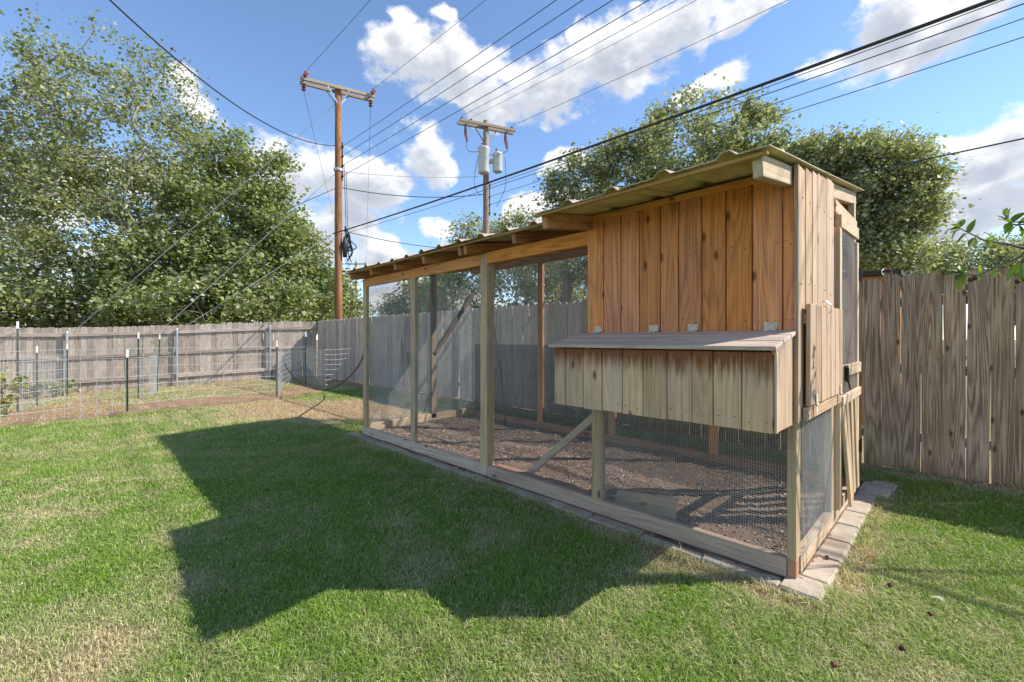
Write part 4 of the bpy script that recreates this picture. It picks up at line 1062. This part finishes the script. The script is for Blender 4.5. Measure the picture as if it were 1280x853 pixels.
# near branch of a young tree that stands to the right
def near_tree():
    base = W(5.4, 2.2, 0); root = thing('young_fruit_tree', tuple(base), 'young fruit tree reaching leafy twigs in front of the tall fence boards', 'tree')
    V = []; F = []; tipsL = []
    f = 2.15
    A = W(5.35, 2.2, 1.0); T = W(5.3, 2.2, 1.6)
    branch_tube(V, F, [base, W(5.42, 2.2, .5), A, T, W(5.25, 2.2, 1.95)], [.045, .040, .034, .026, .012], 8)
    b1 = [A+Vector((0, 0, .25)), W(3.4, 2.0, 1.38), at_f(1320, 345, f), at_f(1275, 322, f), at_f(1235, 345, f), at_f(1215, 347, f)]
    b1 = [A+Vector((0, 0, .25)), W(3.6, 2.3, 1.45), at_f(1310, 318, f), at_f(1270, 324, f), at_f(1240, 336, f), at_f(1222, 344, f), at_f(1205, 343, f)]
    b2 = [at_f(1310, 318, f), at_f(1285, 312, f+.05), at_f(1258, 305, f+.05), at_f(1232, 301, f+.05), at_f(1217, 294, f+.05), at_f(1200, 286, f+.05)]
    b3 = [T, W(3.5, 2.3, 1.80), at_f(1310, 285, f), at_f(1285, 281, f), at_f(1264, 280, f), at_f(1256, 268, f)]
    for br in (b1, b2, b3): branch_tube(V, F, smooth_pts(br, 4), list(np.linspace(.008, .0022, len(smooth_pts(br, 4)))), 6)
    obj('trunk', mesh_np('trunk', np.array([tuple(v) for v in V]), np.array(F), True), M_['bark'], root)
    rg = random.Random(4)
    def leaf(p, dir_px, L, wfac=.40):
        """one pointed oval leaf, its blade folded along the midrib"""
        d = (Vector((RX, RY, 0))*dir_px[0]+Vector((0, 0, -1))*dir_px[1]+Vector((FX, FY, 0))*rg.uniform(-.5, .5)).normalized()
        up = Vector((rg.gauss(0, .35), rg.gauss(0, .35), 1)); s = d.cross(up).normalized(); n = s.cross(d)
        prof = [(0, .02), (.12, .28), (.3, .46), (.5, .5), (.7, .40), (.88, .2), (1, .01)]; V = []; F = []
        for (t, w) in prof:
            c = p+d*(t*L)+n*(-.22*L*t*t); ww = w*L*wfac*2*.5
            V += [c+s*ww+n*ww*.4, c, c-s*ww+n*ww*.4]
        for i in range(len(prof)-1):
            for q in (0, 1): a = i*3+q; F.append((a, a+1, a+4, a+3))
        col = random.choice([(.20, .30, .045), (.14, .23, .035), (.085, .15, .03), (.28, .35, .06)])
        me = mesh_np('leaf', np.array([tuple(v) for v in V]), np.array(F), True, np.tile(np.array(col)*rg.uniform(.8, 1.15), (len(V), 1)))
        obj('leaf', me, M_['leaf'], root)
    tips = [((1204, 342), f, [(-.9, .3, .085), (-.7, -.5, .07), (-.5, .8, .10), (.2, -.7, .06), (-.95, -.1, .08)]),
            ((1200, 285), f+.05, [(-1, .05, .075), (-.9, .25, .08), (.3, -.6, .07), (-.6, -.3, .06), (.55, -.9, .08), (-.3, .3, .07)]),
            ((1210, 292), f+.05, [(.3, -.9, .075), (-.6, .5, .075), (-.8, .1, .07)]),
            ((1219, 297), f+.05, [(-.8, .6, .07), (.5, -.5, .06), (-.2, .9, .06)]),
            ((1232, 301), f+.05, [(.8, -.2, .07), (.3, .5, .05), (.7, -.6, .05)]),
            ((1262, 279), f, [(-1, -.3, .10), (-.7, .6, .09), (.6, -.5, .09), (.1, -.9, .08), (.8, -.1, .085), (-.3, -.7, .06)]),
            ((1272, 281), f, [(.8, -.7, .09), (-.4, .7, .08), (.6, .5, .07)]), ((1256, 270), f, [(-.4, -.8, .05), (.7, -.4, .07), (.3, -1, .05)]),
            ((1222, 344), f, [(-.2, -.9, .07), (.7, .4, .05), (.9, -.1, .06)]), ((1240, 337), f, [(.6, .5, .05), (-.3, .6, .05)]),
            ((1276, 330), f, [(-.5, .8, .10), (.3, .9, .09), (-.7, .2, .07), (.6, -.6, .08)]), ((1285, 345), f, [(-.7, .5, .10), (-.3, .9, .09)]),
            ((1300, 300), f, [(-.7, -.5, .09), (.4, -.8, .09), (-.5, .6, .08)]), ((1330, 310), f, [(.4, -.8, .09), (-.6, .7, .09), (.9, .1, .08)])]
    for (pp, ff, ds) in tips:
        for (dx, dy, L) in ds: leaf(at_f(pp[0], pp[1], ff), (dx, dy), L*rg.uniform(.9, 1.1))
    for (px, py) in ((1213, 350), (1218, 348), (1272, 352)):
        b = MB(); p = at_f(px, py, f); b.lathe(p-Vector((0, 0, .012)), [(0, .002), (.005, .009), (.012, .012), (.019, .008), (.024, .002)], 8); b.build('dried_fruit', M_['fruit'], root, True)
near_tree()

# ------------------------------------------------------------------ utility poles
def pole(base, top, r0, r1, mat, label, group='wooden utility poles beyond the fence'):
    root = thing('utility_pole', tuple(base), label, 'utility pole', group); b = MB()
    L = top; V = []
    b.tube([Vector((x, 0, 0)) for x in (-L/2, -L/6, L/6, L/2-.02, L/2)], [r0, r0*.67+r1*.33, r0*.33+r1*.67, r1, r1*.8], 14)
    me = mesh_pd('shaft', b.V, b.F, False); me.materials.append(mat)
    for p in me.polygons: p.use_smooth = len(p.vertices) == 4
    M = Matrix(((0, 0, -1), (0, 1, 0), (1, 0, 0))).to_4x4(); M.translation = Vector(base)+Vector((0, 0, L/2))
    obj('shaft', me, None, root, M); return root
def insul(b, p, d, n=3, r=.055, step=.07):
    for i in range(n):
        c = p+d*(i*step); b.tube([c, c+d*.02, c+d*.045, c+d*.05], [.02, r, r*.8, .02], 10)
# pole one, tall and orange, with two insulators on each arm end
F1 = 17.0; P1 = W((423-PX0)/FOC*F1, F1); Z1 = H+(PY0-108)/FOC*F1
p1 = pole(P1, Z1, .155, .125, M_['pole'], 'tall orange brown utility pole with brown insulators on its crossarm ends')
A0, A1 = at_f(375, 100, 16.35), at_f(467, 124, 17.6); az = (A0.z+A1.z)/2; A0.z = A1.z = az; ad = (A1-A0).normalized(); an = Vector((ad.y, -ad.x, 0))
for s in (-1, 1): board('crossarm', A0+an*.17*s, A1+an*.17*s, .12, .09, an, M_['arm'], p1, .008)
for u in (.35, .65):
    q = A0.lerp(A1, u); b = MB(); b.bar(q-an*.22-Vector((0, 0, .04)), Vector((P1.x, P1.y, az-.62))-an*.1, .04, .012, an); b.build('brace', M_['galv'], p1)
    b = MB(); b.bar(q+an*.22-Vector((0, 0, .04)), Vector((P1.x, P1.y, az-.62))+an*.1, .04, .012, an); b.build('brace', M_['galv'], p1)
IN = []
for u in (.045, .955):
    q = A0.lerp(A1, u); b = MB(); insul(b, q+Vector((0, 0, -.10)), Vector((0, 0, -1)), 3, .085, .10); b.build('insulator', M_['porcelain'], p1)
    b = MB(); insul(b, q+Vector((0, 0, .06))+ux*.05, (ux+Vector((0, 0, .45))).normalized(), 3, .10, .13); b.build('insulator', M_['porcelain'], p1)
    b = MB(); insul(b, q+Vector((0, 0, .06))-ux*.10, Vector((0, 0, 1)), 2, .07, .09); b.build('insulator', M_['black'], p1); IN.append(q)
rack = []
b = MB(); ro = P1+uy*.0+Vector((RX, RY, 0))*.16
for k, py in enumerate((183, 195, 207, 220)):
    z = H+(PY0-py)/FOC*F1; insul(b, Vector((ro.x, ro.y, z-.05)), Vector((0, 0, 1)), 1, .06); rack.append(Vector((ro.x, ro.y, z)))
b.tube([ro+Vector((0, 0, rack[-1].z-.2)), ro+Vector((0, 0, rack[0].z+.15))], .018, 6)
b.build('spool_rack', M_['black'], p1)
b = MB(); zb = H+(PY0-213)/FOC*F1; b.lathe(Vector((P1.x, P1.y, zb-.06)), [(0, .16), (.02, .175), (.1, .175), (.12, .16)], 14); b.build('band', M_['galv'], p1)
b = MB()
rnd = random.Random(2)
zc = H+(PY0-296)/FOC*F1; cp = P1+Vector((RX, RY, 0))*.25
for k in range(7):
    z0 = zc+rnd.uniform(-.1, .4); q0 = cp+Vector((0, 0, z0)); L = rnd.uniform(.5, 1.4)
    b.tube(smooth_pts([q0, q0+Vector((RX, RY, 0))*rnd.uniform(.05, .3)+Vector((0, 0, -L*.3)), q0+Vector((RX, RY, 0))*rnd.uniform(.1, .45)+Vector((0, 0, -L*.75)), q0+Vector((RX, RY, 0))*rnd.uniform(.0, .3)+Vector((0, 0, -L))], 4), .022, 5)
b.tube([cp+Vector((0, 0, zc-.8)), cp+Vector((.02, 0, zc-.3)), cp+Vector((0, 0, zc))], [.08, .12, .05], 8)
for (dx, z0, z1) in ((.22, 206, 330), (.30, 215, 345)):
    qa = P1+Vector((RX, RY, 0))*dx; b.tube([qa+Vector((0, 0, H+(PY0-z0)/FOC*F1)), qa+Vector((RX, RY, 0))*.12+Vector((0, 0, H+(PY0-z1)/FOC*F1))], .012, 5)
b.build('cable_bundle', M_['cable'], p1, True)
# pole two with transformers
F2 = 19.5; P2 = W((607.5-PX0)/FOC*F2, F2); Z2 = H+(PY0-151)/FOC*F2
p2 = pole(P2, Z2, .155, .12, M_['pole_grey'], 'grey utility pole carrying two pale transformer cans')
B0, B1 = at_f(573, 152, 19.0), at_f(643, 165, 20.0); bz = (B0.z+B1.z)/2; B0.z = B1.z = bz; bd = (B1-B0).normalized(); bn = Vector((bd.y, -bd.x, 0))
for s in (-1, 1): board('crossarm', B0+bn*.16*s, B1+bn*.16*s, .12, .09, bn, M_['arm'], p2, .008)
for u in (.3, .7):
    q = B0.lerp(B1, u); b = MB(); b.bar(q-bn*.18, Vector((P2.x, P2.y, bz-.75))-bn*.1, .05, .014, bn); b.build('brace', M_['arm'], p2)
I2 = []
for u in (.06, .22, .95):
    q = B0.lerp(B1, u)+Vector((0, 0, .06)); b = MB(); insul(b, q, Vector((0, 0, 1)), 2, .06, .09); b.build('insulator', M_['black'], p2); I2.append(q+Vector((0, 0, .2)))
for u in (.12, .83):
    q = B0.lerp(B1, u)-Vector((0, 0, .08)); b = MB(); b.tube([q, q+Vector((0, 0, -.35)), q+Vector((.05, .05, -.75))], [.03, .07, .04], 8); b.build('fuse_cutout', M_['porcelain'], p2)
def transformer(px, y0, y1, hw, off):
    z0 = H+(PY0-y1)/FOC*F2; z1 = H+(PY0-y0)/FOC*F2; r = hw/FOC*F2; c = W((px-PX0)/FOC*(F2+off), F2+off); hh = z1-z0
    b = MB(); b.lathe(Vector((c.x, c.y, z0)), [(0, r*.7), (.03, r*.95), (.06, r), (hh-.1, r), (hh-.08, r*1.06), (hh-.03, r*1.06), (hh+.04, r*.6)], 20); t = b.build('transformer', M_['tank'], p2)
    for f_ in t.data.polygons: f_.use_smooth = len(f_.vertices) == 4
    b = MB(); insul(b, Vector((c.x-.08, c.y, z1+.02)), Vector((0, 0, 1)), 3, .05, .08); b.build('bushing', M_['porcelain'], t)
    b = MB(); b.bar(Vector((c.x, c.y, z0+hh*.6)), Vector((P2.x, P2.y, z0+hh*.6)), .06, .2, Vector((0, 0, 1))); b.build('bracket', M_['galv'], t)
transformer(604.5, 190, 222, 7.0, -.42); transformer(622, 193, 217, 6.0, -.1)
b = MB()
for (a, c) in (((583, 165), (598, 190)), ((633, 172), (624, 194)), ((598, 192), (600, 245)), ((631, 197), (621, 258)), ((604, 190), (624, 192))):
    q0 = at_f(a[0], a[1], F2-.3); q1 = at_f(c[0], c[1], F2-.3); b.tube(smooth_pts([q0, (q0+q1)/2+Vector((-.35 if c[0] < 610 else .3, 0, -.25)), q1], 5), .014, 4)
b.build('jumper_wires', M_['wire'], p2)
b = MB(); r2 = []
for py in (232, 246, 256, 266):
    z = H+(PY0-py)/FOC*F2; q = P2+Vector((RX, RY, 0))*.16+Vector((0, 0, z)); insul(b, q-Vector((0, 0, .05)), Vector((0, 0, 1)), 1, .06); r2.append(q)
b.tube([r2[0]+Vector((0, 0, .15)), r2[-1]-Vector((0, 0, .15))], .02, 6); b.build('spool_rack', M_['black'], p2)
# far poles
def far_pole(px, ytop, f, arm, label, mat='pole_grey', armpx=None):
    Pb = W((px-PX0)/FOC*f, f); zt = H+(PY0-ytop)/FOC*f; r = pole(Pb, zt, .16, .12, M_[mat], label)
    if arm:
        q = Vector((Pb.x, Pb.y, zt-.35)); d = Vector((RX, RY, 0))
        board('crossarm', q-d*arm/2-Vector((FX, FY, 0))*.15, q+d*arm/2-Vector((FX, FY, 0))*.15, .13, .10, Vector((FX, FY, 0)), M_['arm'], r, .008)
        for s in (-.46, -.2, .46): b = MB(); insul(b, q+d*arm*s-Vector((FX, FY, 0))*.15+Vector((0, 0, .06)), Vector((0, 0, 1)), 2, .08, .12); b.build('insulator', M_['black'], r)
    return Pb, zt
FP, fz = far_pole(445, 327, 55, 2.7, 'far slender utility pole with dark crossarm beyond the tall orange pole', 'pole')
far_pole(505.3, 345, 52, 2.4, 'far reddish utility pole rising through the run between its end posts', 'pole')
far_pole(486.8, 366, 92, 2.6, 'farthest thin grey utility pole with a short crossarm')

# ------------------------------------------------------------------ lines
def line(name, p0, p1, sag, r, mat, label, cat='power line', group=None, n=28):
    b = MB(); pts = []
    for i in range(n+1):
        t = i/n; q = Vector(p0).lerp(Vector(p1), t); q.z -= 4*sag*t*(1-t); pts.append(q)
    b.tube(pts, r, 5); o = b.build(name, M_[mat], None, True); tag(o, label, cat, group); return o
XR = 26.0
def along(p, zend, sag, r, mat, label, group=None, name='power_line', dy=0): return line(name, p, (XR, p[1]+dy, zend), sag, r, mat, label, 'power line', group)
for k, p in enumerate(rack[:4]):
    along(p, p.z+.15, .45, .009, 'wire', 'thin service conductor strung from the spool rack of the orange pole', 'conductors on the spool rack of the orange pole')
lab = ('upper conductor running from the left crossarm end of the orange pole', 'upper conductor running from the right crossarm end of the orange pole')
for k, q in enumerate(IN):
    s = q+ux*.35+Vector((0, 0, .25)); along(s, s.z+.2, .5, .007, 'wire', lab[k])
lab = ('conductor from the left end insulator of the transformer pole', 'conductor from the second insulator of the transformer pole', 'conductor from the right end insulator of the transformer pole')
for k, q in enumerate(I2): along(q, q.z+.2, .5, .009 if k != 1 else .007, 'wire', lab[k])
for k, q in enumerate(r2[:3]): along(q, q.z+.6, .45, .010, 'wire', 'secondary wire strung from the rack below the transformer cans', 'secondary wires below the transformer cans')
q = P2+Vector((RX, RY, 0))*.16; along(Vector((q.x, q.y, 5.3)), 5.6, .35, .016, 'cable', 'low telephone cable passing in front of the rounded tree')
# thick bundle along the alley
q = Vector((P1.x, P1.y-.2, 5.30)); line('telephone_cable', q, (XR, q.y, 5.45), .58, .022, 'cable', 'thick black telephone cable sagging across the sky above the coop', 'cable')
q = Vector((P1.x, P1.y-.1, 5.22)); line('telephone_cable', q, (XR, q.y-.2, 5.30), .62, .007, 'wire', 'thin messenger wire just below the thick black cable', 'cable')
# service drop up to the left
q0 = Vector((P1.x, P1.y, H+(PY0-182)/FOC*F1)); q1 = at_f(40, -95, 6.2)
line('service_cable', q0, q1, .85, .016, 'cable', 'twisted black service cable sagging from the orange pole over the thin tree', 'cable')
# to the far pole
d = Vector((RX, RY, 0))
for k, (q, s) in enumerate(zip(IN, (-1.25, 1.25))):
    line('power_line', q-Vector((0, 0, .35)), Vector((FP.x, FP.y, fz-.1))+d*s, .35, .008, 'wire', ('line hanging from the lower left insulator back to the far pole', 'line hanging from the lower right insulator back to the far pole')[k], 'power line')
# between the two poles and beyond
line('power_line', Vector((P1.x, P1.y, H+(PY0-214)/FOC*F1)), at_f(598, 221, F2), .12, .010, 'guy', 'pale span wire with dark spacers linking the orange and transformer poles', 'power line')
line('power_line', Vector((P1.x, P1.y, H+(PY0-234)/FOC*F1)), at_f(605, 243, F2), .25, .016, 'cable', 'slack dark cable linking the orange pole to the transformer pole', 'cable')
line('power_line', Vector((P1.x, P1.y, H+(PY0-287)/FOC*F1)), at_f(606, 312, F2), .22, .014, 'cable', 'low dark cable drooping from the bundle on the orange pole', 'cable')
line('power_line', Vector((P1.x, P1.y, H+(PY0-234)/FOC*F1)), at_f(330, 275, 14.5), .0, .014, 'cable', 'dark cable leaving the orange pole towards the dense leafy tree', 'cable')
for (px, py, fz_) in ((486, 345, 92), (478, 340, 92)):
    pass
# guys down to the left
for (ya, bx, by, lab) in ((127, 100, 408, 'long guy wire from the crossarm of the orange pole'), (214, 206, 409, 'steep guy wire from the steel band of the orange pole'), (288, 232, 408, 'short guy wire from the cable level of the orange pole')):
    a = Vector((P1.x, P1.y, H+(PY0-ya)/FOC*F1)); c = at_f(bx, by, 14.2); d3 = (c-a); t = (a.z+.25)/(a.z-c.z); e = a+d3*t
    line('guy_wire', a, e, 0, .011, 'guy', lab, 'guy wire')
# clip with a white fibreglass strain rod on the top guy
a = Vector((P1.x, P1.y, H+(PY0-127)/FOC*F1)); c = at_f(100, 408, 14.2); dd = (c-a).normalized()

# ------------------------------------------------------------------ neighbour's shed
sh = thing('garden_shed', (-1.2, 6.2, 0), 'neighbour shed with dark roof and orange fascia peeking over the tall fence', 'shed')
for i in range(12):
    board('wall_board', V3(-2.35+.2*i, 5.15, 0), V3(-2.35+.2*i, 5.15, 2.02), .197, .02, -uy, M_['fascia'], sh)
    if i < 11: board('wall_board', V3(-.05, 5.26+.2*i, 0), V3(-.05, 5.26+.2*i, 2.02), .197, .02, ux, M_['fascia'], sh); board('wall_board', V3(-2.46, 5.26+.2*i, 0), V3(-2.46, 5.26+.2*i, 2.02), .197, .02, ux, M_['fascia'], sh)
board('fascia', V3(-2.65, 4.95, 2.08), V3(.02, 4.95, 2.00), .10, .03, -uy, M_['fascia'], sh)
b = MB(); b.bar(V3(-2.7, 6.2, 2.185), V3(.05, 6.2, 2.085), 2.66, .06, uz); b.build('roof', M_['shingle'], sh)

# glass ball on the fence
def ball():
    bm = bmesh.new(); bmesh.ops.create_uvsphere(bm, u_segments=24, v_segments=14, radius=.040); me = bpy.data.meshes.new('glass_ball'); bm.to_mesh(me); bm.free()
    for p in me.polygons: p.use_smooth = True
    m, nt, bs = new_mat('clear_glass'); bs.inputs['Transmission Weight'].default_value = 1; bs.inputs['Roughness'].default_value = .02; bs.inputs['Base Color'].default_value = (.95, .97, 1, 1); bs.inputs['IOR'].default_value = 1.04
    p = on_y(1108.5, 335, FYB); o = obj('glass_ball', me, m, None, Matrix.Translation((p.x, FYB, 1.878))); tag(o, 'clear glass ball perched on top of the tall fence', 'ornament')
ball()

# ------------------------------------------------------------------ small things on the lawn
def fruit(px, py, z, lab):
    p = gp(px, py, z); b = MB(); b.lathe(Vector((p.x, p.y, z-.002)), [(0, .003), (.003, .009), (.008, .012), (.013, .009), (.017, .002)], 9)
    for i, v in enumerate(b.V): b.V[i] = v+Vector((random.uniform(-.003, .003), random.uniform(-.003, .003), random.uniform(-.002, .002)))
    tag(b.build('fallen_fruit', M_['fruit'], None, True), lab, 'fruit', 'shrivelled fruit fallen on the ground')
fruit(1034, 698, .04, 'shrivelled dark fruit lying on the concrete paver')
for (px, py) in ((1163, 769), (1042, 833), (1113, 733), (1128, 812)): fruit(px, py, .02, 'shrivelled dark fruit lying in the sunny grass')
def dry_leaf(px, py, L, col, lab):
    p = gp(px, py, .03); p.z = .03; V = []; F = []; a = random.uniform(0, 6)
    d = Vector((math.cos(a), math.sin(a), 0)); s = Vector((-d.y, d.x, 0))
    pr = [(0, .02), (.2, .35), (.5, .5), (.8, .3), (1, .02)]
    for t, w in pr:
        c = p+d*(t-.5)*L+Vector((0, 0, .012*math.sin(t*3.1))); V += [c+s*w*L*.5+Vector((0, 0, .008)), c, c-s*w*L*.5+Vector((0, 0, .008))]
    for i in range(4):
        for q in (0, 1): k = i*3+q; F.append((k, k+1, k+4, k+3))
    me = mesh_np('fallen_leaf', np.array([tuple(v) for v in V]), np.array(F), True, np.tile(np.array(col), (len(V), 1))); tag(obj('fallen_leaf', me, M_['leaf']), lab, 'leaf')
dry_leaf(1173, 751, .05, (.62, .62, .56), 'pale whitish leaf lying on the sunny grass beside a dark fruit')
dry_leaf(688, 676, .045, (.34, .17, .08), 'brown curled leaf lying on the shaded grass')
dry_leaf(1088, 700, .04, (.32, .16, .08), 'brown curled leaf lying on the sunlit grass beside the end paving')

# weeds and the yellow flowering plant at the garden corner
def weed(px, py, h, n, cols, label, name='garden_weed', group='weeds along the old grey fence', size=.07, flower=None, spread=.16):
    p = gp(px, py); p.z = lgz(p); root = thing(name, tuple(p), label, 'plant', group); V = []; F = []; P = []
    for k in range(7):
        t = Vector((random.gauss(0, spread), random.gauss(0, spread), h*random.uniform(.6, 1))); branch_tube(V, F, [p-Vector((0, 0, .02)), p+t*.5+Vector((random.gauss(0, .03), 0, .03)), p+t], [.007, .005, .002], 4)
        for i in range(n//7): u = random.random()**.6; q = p+t*u; P.append((q.x+random.gauss(0, .04), q.y+random.gauss(0, .04), max(p.z+.02, q.z+random.gauss(0, .03))))
    obj('stem', mesh_np('stem', np.array([tuple(v) for v in V]), np.array(F)), M_['bark'], root)
    P = np.array(P); col = np.array(cols)[RNG.integers(0, len(cols), len(P))]*(.7+.6*RNG.random((len(P), 1)))
    LV, LF, LC = leaves(P, size, col); obj('foliage', mesh_np('foliage', LV, LF, False, LC), M_['leaf'], root)
    if flower:
        for i in range(flower):
            q = P[RNG.integers(0, len(P))]; b = MB(); c = Vector(q)+Vector((0, 0, .03))
            for k in range(6):
                a = k*1.047; dv = Vector((math.cos(a), math.sin(a), .3)); b.bar(c, c+dv*.05, .035, .004, Vector((0, 0, 1)))
            b.build('flower', M_['yellow'], root)
M_['yellow'] = plain('yellow_petal', (.70, .48, .03), .5, 0, .1, 20, 0)
for (px, py) in ((30, 486), (48, 485), (66, 484), (78, 484), (100, 479)): weed(px, py, .45, 140, G2, 'leafy green weed growing at the foot of the old grey fence')
weed(4, 515, .85, 240, G2, 'leafy plant with yellow flowers growing through the wire trellis', 'flowering_plant', None, .08, 9)
for (px, py, h) in ((120, 775, .05), (225, 760, .06), (62, 770, .05)):
    pass
